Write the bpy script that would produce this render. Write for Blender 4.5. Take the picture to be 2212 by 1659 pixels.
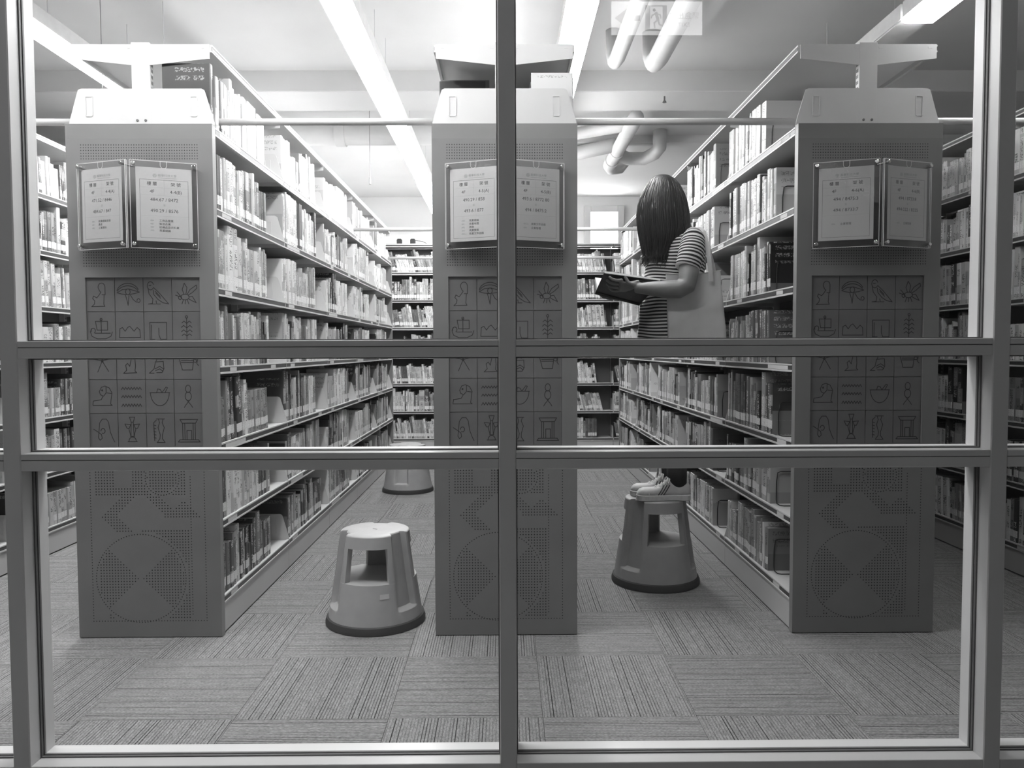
import bpy, bmesh, math, random
from mathutils import Matrix, Vector, noise as mnoise
import numpy as np

# ------------------------------------------------------------------ clear
for o in list(bpy.data.objects):
    bpy.data.objects.remove(o)
scene = bpy.context.scene
COL = scene.collection
rad = math.radians

# ------------------------------------------------------------------ camera
cam_d = bpy.data.cameras.new('camera')
cam_d.sensor_width = 36.0
cam_d.lens = 36.0 * 1660.0 / 2212.0
cam_d.clip_start = 0.02
cam = bpy.data.objects.new('camera', cam_d)
COL.objects.link(cam)
CAM_R = (Matrix.Rotation(-math.atan(14 / 1660), 4, 'Z')
         @ Matrix.Rotation(math.pi / 2 - math.atan(73.5 / 1660), 4, 'X')
         @ Matrix.Rotation(rad(-0.2), 4, 'Z'))
cam.matrix_world = Matrix.Translation((0, 0, 1.2)) @ CAM_R
scene.camera = cam

# ------------------------------------------------------------------ world, exposure
world = bpy.data.worlds.new('world')
scene.world = world
world.use_nodes = True
world.node_tree.nodes['Background'].inputs[0].default_value = (0.5, 0.5, 0.5, 1)
world.node_tree.nodes['Background'].inputs[1].default_value = 0.02
vs = scene.view_settings
vs.view_transform = 'Standard'
vs.look = 'None'
vs.exposure = 0.0
vs.gamma = 1.0
vs.use_curve_mapping = False
LAMP_STRENGTH = 45.0          # ceiling tubes in the library
CORRIDOR_STRENGTH = 4.8      # dim ceiling panel on the photographer's side
try:
    scene.cycles.adaptive_threshold = 0.04
    scene.cycles.use_light_tree = False
    scene.cycles.max_bounces = 5
    scene.cycles.diffuse_bounces = 3
    scene.cycles.glossy_bounces = 2
    scene.cycles.transparent_max_bounces = 12
    scene.cycles.caustics_reflective = False
    scene.cycles.caustics_refractive = False
except Exception:
    pass

# ------------------------------------------------------------------ materials
def nodes_of(m):
    m.use_nodes = True
    return m.node_tree.nodes, m.node_tree.links

def mat(name, g, rough=0.5, metal=0.0, var=0.06, scale=18.0, bump=0.0, bscale=300.0, spec=0.5, stretch=(1, 1, 1)):
    """plain grey surface with soft procedural mottling and fine relief"""
    m = bpy.data.materials.new(name)
    n, l = nodes_of(m)
    b = n['Principled BSDF']
    b.inputs['Roughness'].default_value = rough
    b.inputs['Metallic'].default_value = metal
    b.inputs['Specular IOR Level'].default_value = spec
    tc = n.new('ShaderNodeTexCoord')
    mp = n.new('ShaderNodeMapping')
    mp.inputs['Scale'].default_value = stretch
    l.new(tc.outputs['Object'], mp.inputs[0])
    t = n.new('ShaderNodeTexNoise')
    t.inputs['Scale'].default_value = scale
    t.inputs['Detail'].default_value = 3
    l.new(mp.outputs[0], t.inputs['Vector'])
    r = n.new('ShaderNodeMapRange')
    r.inputs['From Min'].default_value = 0.25
    r.inputs['From Max'].default_value = 0.75
    r.inputs['To Min'].default_value = g * (1 - var)
    r.inputs['To Max'].default_value = min(1.0, g * (1 + var))
    l.new(t.outputs['Fac'], r.inputs['Value'])
    l.new(r.outputs[0], b.inputs['Base Color'])
    if bump > 0:
        t2 = n.new('ShaderNodeTexNoise')
        t2.inputs['Scale'].default_value = bscale
        l.new(mp.outputs[0], t2.inputs['Vector'])
        bp = n.new('ShaderNodeBump')
        bp.inputs['Strength'].default_value = bump
        bp.inputs['Distance'].default_value = 0.002
        l.new(t2.outputs['Fac'], bp.inputs['Height'])
        l.new(bp.outputs[0], b.inputs['Normal'])
    return m

def emit_mat(name, g, strength):
    m = bpy.data.materials.new(name)
    n, l = nodes_of(m)
    n.remove(n['Principled BSDF'])
    e = n.new('ShaderNodeEmission')
    e.inputs[0].default_value = (g, g, g, 1)
    e.inputs[1].default_value = strength
    l.new(e.outputs[0], n['Material Output'].inputs[0])
    return m

def pane_mat(name, refl=1.0, tint=0.985, rough=0.0, ior=1.6):
    m = bpy.data.materials.new(name)
    n, l = nodes_of(m)
    n.remove(n['Principled BSDF'])
    tr = n.new('ShaderNodeBsdfTransparent')
    tr.inputs[0].default_value = (tint, tint, tint, 1)
    gl = n.new('ShaderNodeBsdfGlossy')
    gl.inputs['Roughness'].default_value = rough
    gl.inputs[0].default_value = (refl, refl, refl, 1)
    fr = n.new('ShaderNodeFresnel')
    fr.inputs[0].default_value = ior
    ge = n.new('ShaderNodeNewGeometry')
    one = n.new('ShaderNodeMath'); one.operation = 'SUBTRACT'; one.inputs[0].default_value = 1.0
    l.new(ge.outputs['Backfacing'], one.inputs[1])
    mu = n.new('ShaderNodeMath'); mu.operation = 'MULTIPLY'
    l.new(fr.outputs[0], mu.inputs[0]); l.new(one.outputs[0], mu.inputs[1])
    mx = n.new('ShaderNodeMixShader')
    l.new(mu.outputs[0], mx.inputs[0])
    l.new(tr.outputs[0], mx.inputs[1])
    l.new(gl.outputs[0], mx.inputs[2])
    l.new(mx.outputs[0], n['Material Output'].inputs[0])
    return m

M = {}
M['frame'] = mat('frame_painted_aluminium', 0.62, 0.35, 0, 0.03, 6)
M['gasket'] = mat('gasket_rubber', 0.13, 0.6)
M['glass'] = pane_mat('window_glass')
M['acrylic'] = pane_mat('acrylic_sheet', 0.9, 0.975, 0.0, 1.45)
M['acrylic_edge'] = mat('acrylic_edge', 0.65, 0.15, 0, 0.05, 30)
M['white'] = mat('shelf_white_enamel', 0.56, 0.38, 0, 0.03, 5)
M['panel'] = mat('end_panel_grey_enamel', 0.19, 0.42, 0, 0.10, 4, 0.12, 500)
M['plaque'] = mat('plaque_tile', 0.135, 0.5, 0, 0.16, 7)
M['groove'] = mat('engraved_line', 0.018, 0.7)
M['black'] = mat('black_plastic', 0.02, 0.45)
M['strip'] = mat('label_channel_dark', 0.055, 0.4)
M['paper'] = mat('paper', 0.52, 0.8, 0, 0.02, 10)
M['ink'] = mat('printed_ink', 0.08, 0.8)
M['ink_soft'] = mat('printed_ink_soft', 0.3, 0.8)
M['chrome'] = mat('chrome', 0.75, 0.16, 1.0, 0.02)
M['ceiling'] = mat('ceiling_paint', 0.80, 0.85, 0, 0.05, 2.0, 0.1, 60)
M['wall'] = mat('wall_paint', 0.84, 0.8, 0, 0.03, 2.0)
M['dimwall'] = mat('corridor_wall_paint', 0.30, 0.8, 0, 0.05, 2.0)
M['pipe'] = mat('painted_pipe', 0.66, 0.6, 0, 0.05, 8)
M['lamp_body'] = mat('lamp_housing', 0.75, 0.4)
M['tube'] = emit_mat('lit_diffuser', 1.0, LAMP_STRENGTH)
M['tube_soft'] = emit_mat('lit_diffuser_soft', 1.0, LAMP_STRENGTH * 0.72)
M['tube_off'] = mat('unlit_diffuser', 0.75, 0.3)
M['corridor_light'] = emit_mat('corridor_light', 1.0, CORRIDOR_STRENGTH)
M['daylight'] = emit_mat('bright_window', 1.0, 16.0)
M['back'] = mat('back_panel_enamel', 0.13, 0.5, 0, 0.05, 4)
M['stool'] = mat('stool_painted_plastic', 0.37, 0.45, 0, 0.07, 14, 0.1, 400)
M['rubber'] = mat('rubber', 0.035, 0.7)
M['pages'] = mat('page_block', 0.62, 0.85, 0, 0.10, 120, 0, 1, 0.2, (1, 1, 9))
M['spine_label'] = mat('call_number_sticker', 0.66, 0.55, 0, 0.25, 190)
M['skin'] = mat('skin', 0.20, 0.5, 0, 0.05, 25)
M['bag'] = mat('canvas_bag', 0.60, 0.9, 0, 0.12, 9, 0.5, 700)
M['shoe'] = mat('white_leather', 0.62, 0.5, 0, 0.06, 40)
M['shoe_dark'] = mat('shoe_stripe', 0.06, 0.5)
M['sock'] = mat('dark_stocking', 0.02, 0.8)
M['wire'] = mat('black_wire', 0.012, 0.4)
M['plate'] = mat('kick_plate_enamel', 0.46, 0.4, 0, 0.03, 4)

def hair_mat():
    m = mat('dark_hair', 0.022, 0.38, 0, 0.5, 60, 0.0, 1, 0.5, (6, 6, 0.25))
    n, l = nodes_of(m)
    b = n['Principled BSDF']
    tc = n.new('ShaderNodeTexCoord')
    mp = n.new('ShaderNodeMapping')
    mp.inputs['Scale'].default_value = (1, 1, 0.03)
    l.new(tc.outputs['Object'], mp.inputs[0])
    t = n.new('ShaderNodeTexNoise')
    t.inputs['Scale'].default_value = 420
    l.new(mp.outputs[0], t.inputs['Vector'])
    bp = n.new('ShaderNodeBump')
    bp.inputs['Strength'].default_value = 0.6
    bp.inputs['Distance'].default_value = 0.003
    l.new(t.outputs['Fac'], bp.inputs['Height'])
    l.new(bp.outputs[0], b.inputs['Normal'])
    return m
M['hair'] = hair_mat()

def shirt_mat():
    """woven stripes following the garment ('stripe' = metres down the cloth)"""
    m = bpy.data.materials.new('striped_cotton')
    n, l = nodes_of(m)
    b = n['Principled BSDF']
    b.inputs['Roughness'].default_value = 0.9
    b.inputs['Specular IOR Level'].default_value = 0.1
    a = n.new('ShaderNodeAttribute')
    a.attribute_name = 'stripe'
    mul = n.new('ShaderNodeMath'); mul.operation = 'DIVIDE'; mul.inputs[1].default_value = 0.0163
    fr = n.new('ShaderNodeMath'); fr.operation = 'FRACT'
    gt = n.new('ShaderNodeMath'); gt.operation = 'GREATER_THAN'; gt.inputs[1].default_value = 0.5
    mr = n.new('ShaderNodeMapRange')
    mr.inputs['To Min'].default_value = 0.62
    mr.inputs['To Max'].default_value = 0.03
    l.new(a.outputs['Fac'], mul.inputs[0]); l.new(mul.outputs[0], fr.inputs[0])
    l.new(fr.outputs[0], gt.inputs[0]); l.new(gt.outputs[0], mr.inputs['Value'])
    l.new(mr.outputs[0], b.inputs['Base Color'])
    return m
M['shirt'] = shirt_mat()

def math_node(n, l, op, a, b=None, c=None):
    k = n.new('ShaderNodeMath'); k.operation = op
    for i, v in enumerate((a, b, c)):
        if v is None: continue
        if isinstance(v, (int, float)): k.inputs[i].default_value = v
        else: l.new(v, k.inputs[i])
    return k.outputs[0]

def carpet_mat():
    """loop-pile carpet tile: irregular dark ribs along local Y, flecked yarn"""
    m = bpy.data.materials.new('carpet_loop_pile')
    n, l = nodes_of(m)
    b = n['Principled BSDF']
    b.inputs['Roughness'].default_value = 0.95
    b.inputs['Specular IOR Level'].default_value = 0.1
    tc = n.new('ShaderNodeTexCoord'); oi = n.new('ShaderNodeObjectInfo')
    sp = n.new('ShaderNodeSeparateXYZ'); l.new(tc.outputs['Object'], sp.inputs[0])
    rnd = math_node(n, l, 'MULTIPLY', oi.outputs['Random'], 37.0)
    # ribs: fine period, with a slow per-rib gain so some ribs vanish
    ph = math_node(n, l, 'FRACT', math_node(n, l, 'MULTIPLY', sp.outputs['X'], 1 / 0.0105))
    line = math_node(n, l, 'LESS_THAN', math_node(n, l, 'ABSOLUTE', math_node(n, l, 'SUBTRACT', ph, 0.5)), 0.165)
    cell = math_node(n, l, 'FLOOR', math_node(n, l, 'MULTIPLY', sp.outputs['X'], 1 / 0.0105))
    wn = n.new('ShaderNodeTexWhiteNoise'); wn.noise_dimensions = '2D'
    cb = n.new('ShaderNodeCombineXYZ'); l.new(cell, cb.inputs[0]); l.new(rnd, cb.inputs[1])
    l.new(cb.outputs[0], wn.inputs['Vector'])
    gain = math_node(n, l, 'ADD', math_node(n, l, 'MULTIPLY', math_node(n, l, 'POWER', wn.outputs['Value'], 2.2), 0.72), 0.27)
    rib = math_node(n, l, 'MULTIPLY', line, gain)
    # flecks stretched along the rib
    mp = n.new('ShaderNodeMapping'); mp.inputs['Scale'].default_value = (1, 0.28, 1)
    l.new(tc.outputs['Object'], mp.inputs[0])
    cb2 = n.new('ShaderNodeVectorMath'); cb2.operation = 'ADD'
    l.new(mp.outputs[0], cb2.inputs[0])
    cb3 = n.new('ShaderNodeCombineXYZ'); l.new(rnd, cb3.inputs[2]); l.new(cb3.outputs[0], cb2.inputs[1])
    t = n.new('ShaderNodeTexNoise'); t.inputs['Scale'].default_value = 380; t.inputs['Detail'].default_value = 2
    l.new(cb2.outputs[0], t.inputs['Vector'])
    t3 = n.new('ShaderNodeTexNoise'); t3.inputs['Scale'].default_value = 70
    l.new(cb2.outputs[0], t3.inputs['Vector'])
    base = math_node(n, l, 'ADD', math_node(n, l, 'MULTIPLY', t.outputs['Fac'], 0.41), math_node(n, l, 'MULTIPLY', t3.outputs['Fac'], 0.135))
    base = math_node(n, l, 'ADD', base, -0.03)
    colr = math_node(n, l, 'MULTIPLY', base, math_node(n, l, 'SUBTRACT', 1.0, math_node(n, l, 'MULTIPLY', rib, 0.93)))
    l.new(colr, b.inputs['Base Color'])
    h = math_node(n, l, 'SUBTRACT', math_node(n, l, 'MULTIPLY', t.outputs['Fac'], 0.5), rib)
    bp = n.new('ShaderNodeBump'); bp.inputs['Strength'].default_value = 0.5; bp.inputs['Distance'].default_value = 0.003
    l.new(h, bp.inputs['Height']); l.new(bp.outputs[0], b.inputs['Normal'])
    return m
M['carpet'] = carpet_mat()

def book_mat():
    """book covers: tone / print tone / seed / face kind come from the mesh attribute 'bk', print lies on the spine UV"""
    m = bpy.data.materials.new('book_cover')
    n, l = nodes_of(m)
    b = n['Principled BSDF']
    b.inputs['Roughness'].default_value = 0.42
    a = n.new('ShaderNodeAttribute'); a.attribute_name = 'bk'
    sc = n.new('ShaderNodeSeparateColor'); l.new(a.outputs['Color'], sc.inputs[0])
    tone, ink, seed, kind = sc.outputs[0], sc.outputs[1], sc.outputs[2], a.outputs['Alpha']
    uv = n.new('ShaderNodeUVMap'); uv.uv_map = 'UVMap'
    sx = n.new('ShaderNodeSeparateXYZ'); l.new(uv.outputs[0], sx.inputs[0])
    u, v = sx.outputs[0], sx.outputs[1]
    s100 = math_node(n, l, 'MULTIPLY', seed, 91.7)
    def vec(x, y, z):
        c = n.new('ShaderNodeCombineXYZ')
        for i, q in enumerate((x, y, z)):
            if isinstance(q, (int, float)): c.inputs[i].default_value = q
            else: l.new(q, c.inputs[i])
        return c.outputs[0]
    def noise(vv, scale, det=1.0):
        t = n.new('ShaderNodeTexNoise'); t.inputs['Scale'].default_value = scale; t.inputs['Detail'].default_value = det
        l.new(vv, t.inputs['Vector']); return t.outputs['Fac']
    # broad colour bands of the jacket along the height
    band = noise(vec(s100, v, seed), 9.0, 0.0)
    bandm = math_node(n, l, 'GREATER_THAN', band, 0.60)
    # title characters
    ch = noise(vec(math_node(n, l, 'MULTIPLY', u, 0.011), v, s100), 210.0, 1.0)
    chm = math_node(n, l, 'GREATER_THAN', ch, 0.53)
    blk = noise(vec(s100, v, 3.3), 17.0, 0.0)
    blkm = math_node(n, l, 'GREATER_THAN', blk, 0.46)
    colm = math_node(n, l, 'LESS_THAN', math_node(n, l, 'ABSOLUTE', u), 0.55)
    isspine = math_node(n, l, 'GREATER_THAN', kind, 0.75)
    txt = math_node(n, l, 'MULTIPLY', math_node(n, l, 'MULTIPLY', chm, blkm), math_node(n, l, 'MULTIPLY', colm, isspine))
    # cover art on the boards
    iscov = math_node(n, l, 'MULTIPLY', math_node(n, l, 'GREATER_THAN', kind, 0.25), math_node(n, l, 'LESS_THAN', kind, 0.75))
    # a few lines of print and a rectangular picture field
    row = math_node(n, l, 'LESS_THAN', math_node(n, l, 'FRACT', math_node(n, l, 'MULTIPLY', v, 30.0)), 0.55)
    lines = math_node(n, l, 'GREATER_THAN', noise(vec(s100, v, 7.7), 11.0, 0.0), 0.58)
    chc = math_node(n, l, 'GREATER_THAN', noise(vec(u, v, s100), 150.0, 1.0), 0.52)
    inx = math_node(n, l, 'LESS_THAN', math_node(n, l, 'ABSOLUTE', math_node(n, l, 'SUBTRACT', u, 0.085)), 0.06)
    pr1 = math_node(n, l, 'MULTIPLY', math_node(n, l, 'MULTIPLY', row, lines), math_node(n, l, 'MULTIPLY', chc, inx))
    field = math_node(n, l, 'MULTIPLY', math_node(n, l, 'LESS_THAN', v, math_node(n, l, 'MULTIPLY', seed, 0.16)), 0.5)
    artm = math_node(n, l, 'MULTIPLY', math_node(n, l, 'MAXIMUM', pr1, field), iscov)
    mixf = math_node(n, l, 'MAXIMUM', txt, math_node(n, l, 'MULTIPLY', artm, 0.55))
    mixf = math_node(n, l, 'MAXIMUM', mixf, math_node(n, l, 'MULTIPLY', math_node(n, l, 'MULTIPLY', bandm, isspine), 0.45))
    mx = n.new('ShaderNodeMix'); mx.data_type = 'FLOAT'
    l.new(mixf, mx.inputs[0]); l.new(tone, mx.inputs[2]); l.new(ink, mx.inputs[3])
    l.new(mx.outputs[0], b.inputs['Base Color'])
    return m
M['book'] = book_mat()

# ------------------------------------------------------------------ mesh helpers
class MB:
    """collects geometry for ONE mesh"""
    def __init__(s):
        s.v = []; s.f = []; s.m = []; s.T = None
    def _add(s, vs, fs, mi=0):
        b = len(s.v)
        if s.T is not None:
            vs = [tuple(s.T @ Vector(p)) for p in vs]
        s.v += [tuple(p) for p in vs]
        for f in fs:
            s.f.append(tuple(b + i for i in f)); s.m.append(mi)
        return s
    def box(s, x0, x1, y0, y1, z0, z1, mi=0):
        vs = [(x0, y0, z0), (x1, y0, z0), (x1, y1, z0), (x0, y1, z0), (x0, y0, z1), (x1, y0, z1), (x1, y1, z1), (x0, y1, z1)]
        return s._add(vs, [(0, 3, 2, 1), (4, 5, 6, 7), (0, 1, 5, 4), (1, 2, 6, 5), (2, 3, 7, 6), (3, 0, 4, 7)], mi)
    def prism(s, poly, axis, a, b, mi=0):
        """poly: list of 2D points in the plane across the axis ('x': (y,z), 'y': (x,z), 'z': (x,y)); extruded a..b"""
        def p3(p, t):
            return {'x': (t, p[0], p[1]), 'y': (p[0], t, p[1]), 'z': (p[0], p[1], t)}[axis]
        k = len(poly)
        vs = [p3(p, a) for p in poly] + [p3(p, b) for p in poly]
        fs = [tuple(range(k))[::-1], tuple(range(k, 2 * k))] + [(i, (i + 1) % k, k + (i + 1) % k, k + i) for i in range(k)]
        return s._add(vs, fs, mi)
    def tube(s, pts, r, n=8, mi=0, caps=True, closed=False):
        pts = [Vector(p) for p in pts]
        rs = r if isinstance(r, (list, tuple)) else [r] * len(pts)
        rings = []
        up = None
        for i, p in enumerate(pts):
            if closed:
                d = pts[(i + 1) % len(pts)] - pts[i - 1]
            else:
                d = pts[min(i + 1, len(pts) - 1)] - pts[max(i - 1, 0)]
            d.normalize()
            if up is None:
                up = Vector((0, 0, 1)) if abs(d.z) < 0.9 else Vector((1, 0, 0))
            a = d.cross(up)
            if a.length < 1e-6: a = d.cross(Vector((1, 0, 0)))
            a.normalize(); b = a.cross(d).normalized(); up = b
            rings.append([p + (a * math.cos(t) + b * math.sin(t)) * rs[i] for t in [2 * math.pi * j / n for j in range(n)]])
        return s.loft(rings, mi, caps, closed)
    def loft(s, rings, mi=0, caps=True, closed=False):
        n = len(rings[0]); vs = [p for r in rings for p in r]; fs = []
        k = len(rings)
        for i in range(k if closed else k - 1):
            i2 = (i + 1) % k
            for j in range(n):
                j2 = (j + 1) % n
                fs.append((i * n + j, i * n + j2, i2 * n + j2, i2 * n + j))
        if caps and not closed:
            fs.append(tuple(range(n))[::-1]); fs.append(tuple((k - 1) * n + j for j in range(n)))
        return s._add(vs, fs, mi)
    def lathe(s, prof, n=32, mi=0, c=(0, 0)):
        rings = [[(c[0] + r * math.cos(2 * math.pi * j / n), c[1] + r * math.sin(2 * math.pi * j / n), z) for j in range(n)] for r, z in prof]
        return s.loft(rings, mi)
    def ribbon(s, pts, w, y=0.0, mi=0):
        """flat stroke of width w in the XZ plane at depth y, facing -Y"""
        for a, b in zip(pts[:-1], pts[1:]):
            dx, dz = b[0] - a[0], b[1] - a[1]
            L = math.hypot(dx, dz)
            if L < 1e-9: continue
            ex, ez = dx / L * w * 0.4, dz / L * w * 0.4
            nx, nz = -dz / L * w / 2, dx / L * w / 2
            vs = [(a[0] - ex - nx, y, a[1] - ez - nz), (b[0] + ex - nx, y, b[1] + ez - nz), (b[0] + ex + nx, y, b[1] + ez + nz), (a[0] - ex + nx, y, a[1] - ez + nz)]
            s._add(vs, [(0, 1, 2, 3)], mi)
        return s
    def mesh(s, name, mats, smooth=False, bevel=0.0):
        me = bpy.data.meshes.new(name)
        me.from_pydata(s.v, [], s.f)
        for m in (mats if isinstance(mats, (list, tuple)) else [mats]):
            me.materials.append(M[m] if isinstance(m, str) else m)
        me.polygons.foreach_set('material_index', s.m)
        bm = bmesh.new(); bm.from_mesh(me)
        bmesh.ops.recalc_face_normals(bm, faces=bm.faces)
        if bevel > 0:
            es = [e for e in bm.edges if len(e.link_faces) == 2 and e.calc_face_angle(0) > 0.5]
            bmesh.ops.bevel(bm, geom=es, offset=bevel, segments=1, affect='EDGES', clamp_overlap=True)
        bm.to_mesh(me); bm.free()
        if smooth:
            me.polygons.foreach_set('use_smooth', [True] * len(me.polygons))
            if isinstance(smooth, float):
                try: me.set_sharp_from_angle(angle=smooth)
                except Exception: pass
        me.update()
        return me
    def build(s, name, mats, parent=None, smooth=False, bevel=0.0, **kw):
        return put(name, s.mesh(name, mats, smooth, bevel), parent, **kw)

def put(name, me, parent=None, loc=(0, 0, 0), rz=0.0, mtx=None, scale=None):
    o = bpy.data.objects.new(name, me)
    COL.objects.link(o)
    if parent is not None: o.parent = parent
    if mtx is not None:
        o.matrix_local = mtx
    else:
        o.location = loc
        o.rotation_euler = (0, 0, rz)
        if scale: o.scale = scale
    return o

def empty(name, loc=(0, 0, 0), rz=0.0):
    o = bpy.data.objects.new(name, None)
    o.empty_display_size = 0.1
    COL.objects.link(o)
    o.location = loc
    o.rotation_euler = (0, 0, rz)
    return o

def tag(o, label, cat=None, group=None, kind=None):
    o['label'] = label
    if cat: o['category'] = cat
    if group: o['group'] = group
    if kind: o['kind'] = kind
    return o

def copy_tree(o, parent=None):
    c = o.copy(); COL.objects.link(c)
    if parent is not None: c.parent = parent
    for ch in list(o.children): copy_tree(ch, c)
    return c

def text_into(mb, body, size, x, z, y=0.0, align='CENTER', mi=0, mirror=False):
    """flat lettering in the XZ plane facing -Y"""
    cu = bpy.data.curves.new('lettering', 'FONT')
    cu.body = body; cu.size = size; cu.align_x = align; cu.align_y = 'CENTER'
    cu.resolution_u = 2
    ob = bpy.data.objects.new('lettering', cu)
    COL.objects.link(ob)
    dg = bpy.context.evaluated_depsgraph_get()
    me = bpy.data.meshes.new_from_object(ob.evaluated_get(dg))
    mb._add([(x + v.co.x, y, z + v.co.y) for v in me.vertices], [tuple(p.vertices) for p in me.polygons], mi)
    bpy.data.objects.remove(ob); bpy.data.curves.remove(cu); bpy.data.meshes.remove(me)

# ================================================================== THE SETTING
ROOM_X = 4.6
Y_WIN0, Y_GLASS, Y_WIN1 = 2.0, 2.056, 2.106       # glazed wall: outer face, glass, inner face
Y_BACK = 9.80
Z_CEIL = 3.13

# ---- library floor: carpet tiles laid quarter-turn
floor = MB().box(-ROOM_X, ROOM_X, 2.0, Y_BACK + 0.1, -0.05, -0.007).build('floor', 'black')
tag(floor, 'grey carpet tile floor of the library laid in quarter-turn checkerboard', 'floor', kind='structure')
T = 0.504
tile_me = MB().box(-T / 2 + 0.0006, T / 2 - 0.0006, -T / 2 + 0.0006, T / 2 - 0.0006, -0.007, 0.0).mesh('carpet_tile', 'carpet', bevel=0.0008)
for i in range(-7, 7):
    for j in range(0, 16):
        cx = 0.118 + (i + 0.5) * T
        cy = 1.957 + (j + 0.5) * T
        if cy > Y_BACK: continue
        put('carpet_tile', tile_me, floor, (cx, cy, 0), 0.0 if (i + j) % 2 else rad(90))

# ---- corridor floor on the photographer's side
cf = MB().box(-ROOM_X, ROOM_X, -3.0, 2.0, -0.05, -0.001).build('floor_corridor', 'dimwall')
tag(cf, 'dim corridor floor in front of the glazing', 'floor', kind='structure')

# ---- ceilings and walls
ceiling = MB().box(-ROOM_X, ROOM_X, -3.0, Y_BACK + 0.1, Z_CEIL, Z_CEIL + 0.1).build('ceiling', 'ceiling')
tag(ceiling, 'pale concrete ceiling with crossing beams above the bookcases', 'ceiling', kind='structure')
MB().box(-ROOM_X, ROOM_X, 5.40, 5.83, 2.985, Z_CEIL + 0.02).build('beam', 'ceiling', ceiling, bevel=0.006)
MB().box(-ROOM_X, ROOM_X, 7.00, 7.10, 3.06, Z_CEIL + 0.02).build('beam', 'ceiling', ceiling, bevel=0.004)
MB().box(-ROOM_X, ROOM_X, 4.10, 4.22, 3.10, Z_CEIL + 0.02).build('beam', 'ceiling', ceiling, bevel=0.004)
tag(MB().box(-ROOM_X, ROOM_X, Y_BACK, Y_BACK + 0.1, -0.05, Z_CEIL).build('wall_back', 'wall'),
    'pale back wall of the library behind the far bookcases', 'wall', kind='structure')
tag(MB().box(-ROOM_X - 0.1, -ROOM_X, -3.0, Y_BACK + 0.1, -0.05, Z_CEIL + 0.1).build('wall_left', 'wall'),
    'pale side wall left of the shelving', 'wall', kind='structure')
tag(MB().box(ROOM_X, ROOM_X + 0.1, -3.0, Y_BACK + 0.1, -0.05, Z_CEIL + 0.1).build('wall_right', 'wall'),
    'pale side wall right of the shelving', 'wall', kind='structure')
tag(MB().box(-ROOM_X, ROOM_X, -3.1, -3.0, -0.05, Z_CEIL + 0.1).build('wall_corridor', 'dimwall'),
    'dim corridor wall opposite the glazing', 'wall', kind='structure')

# ---- bright window high in the back wall
w2 = empty('window_2', (1.25, Y_BACK, 2.75))
tag(w2, 'small overexposed window high in the back wall behind the reader', 'window', kind='structure')
mb = MB()
for (x0, x1, z0, z1) in ((-0.25, -0.17, -0.5, 0.26), (0.17, 0.25, -0.5, 0.26), (-0.17, 0.17, 0.18, 0.26), (-0.17, 0.17, -0.5, -0.44)):
    mb.box(x0, x1, -0.07, -0.005, z0, z1)
mb.build('window_frame', 'white', w2, bevel=0.004)
MB().box(-0.17, 0.17, -0.03, -0.02, -0.44, 0.18).build('pane', 'daylight', w2)

# ---- the glazed partition (grid of painted aluminium)
win = empty('window_1', (0, 0, 0))
tag(win, 'grey painted aluminium glazed partition between corridor and library', 'window', kind='structure')
MULL = [-2.578, -1.2855, 0.0045, 1.298, 2.590]
MW = 0.0225
mull_me = MB()
mull_me.box(-MW, MW, Y_WIN0, Y_WIN1, 0.0, Z_CEIL)
mull_me = mull_me.mesh('mullion', 'frame', bevel=0.0025)
for x in MULL:
    put('mullion', mull_me, win, (x, 0, 0))
def zrail(name, x0, x1, z0, z1):
    # two extrusions with a shadow gap between them
    zm = z0 + (z1 - z0) * 0.62
    MB().box(x0, x1, Y_WIN0 + 0.001, Y_WIN1 - 0.001, z0, zm - 0.001).build(name, 'frame', win, bevel=0.0015)
    MB().box(x0, x1, Y_WIN0 + 0.001, Y_WIN1 - 0.001, zm + 0.001, z1).build(name, 'frame', win, bevel=0.0015)
    MB().box(x0, x1, Y_WIN0 + 0.004, Y_WIN1 - 0.004, zm - 0.001, zm + 0.001).build('shadow_gap', 'gasket', win)
BANDS = [(0.100, 0.888), (0.933, 1.182), (1.227, 3.04)]
for k in range(4):
    x0, x1 = MULL[k] + MW, MULL[k + 1] - MW
    MB().box(x0, x1, Y_WIN0 + 0.001, Y_WIN1 + 0.0, 0.0, 0.100).build('sill', 'frame', win, bevel=0.0015)
    zrail('rail', x0, x1, 0.888, 0.933)
    zrail('rail', x0, x1, 1.182, 1.227)
    MB().box(x0, x1, Y_WIN0 + 0.001, Y_WIN1, 3.04, Z_CEIL).build('rail', 'frame', win, bevel=0.0015)
    for (z0, z1) in BANDS:
        # glass, dark gasket and pale glazing beads on both sides
        MB().box(x0 + 0.004, x1 - 0.004, Y_GLASS - 0.003, Y_GLASS + 0.003, z0 + 0.004, z1 - 0.004).build('pane', 'glass', win)
        g = 0.004; d = 0.006
        bead = MB()
        gk = MB()
        for (ya, yb, e, tgt) in ((Y_GLASS - 0.010, Y_GLASS - 0.0032, 0.0035, gk), (Y_GLASS + 0.0032, Y_GLASS + 0.010, 0.0035, gk), (Y_GLASS + 0.010, Y_WIN1 + 0.001, 0.003, bead)):
            tgt.box(x0, x0 + e, ya, yb, z0, z1); tgt.box(x1 - e, x1, ya, yb, z0, z1)
            tgt.box(x0 + e, x1 - e, ya, yb, z0, z0 + e); tgt.box(x0 + e, x1 - e, ya, yb, z1 - e, z1)
        bead.build('glazing_bead', 'frame', win)
        gk.build('gasket', 'gasket', win)

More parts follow.
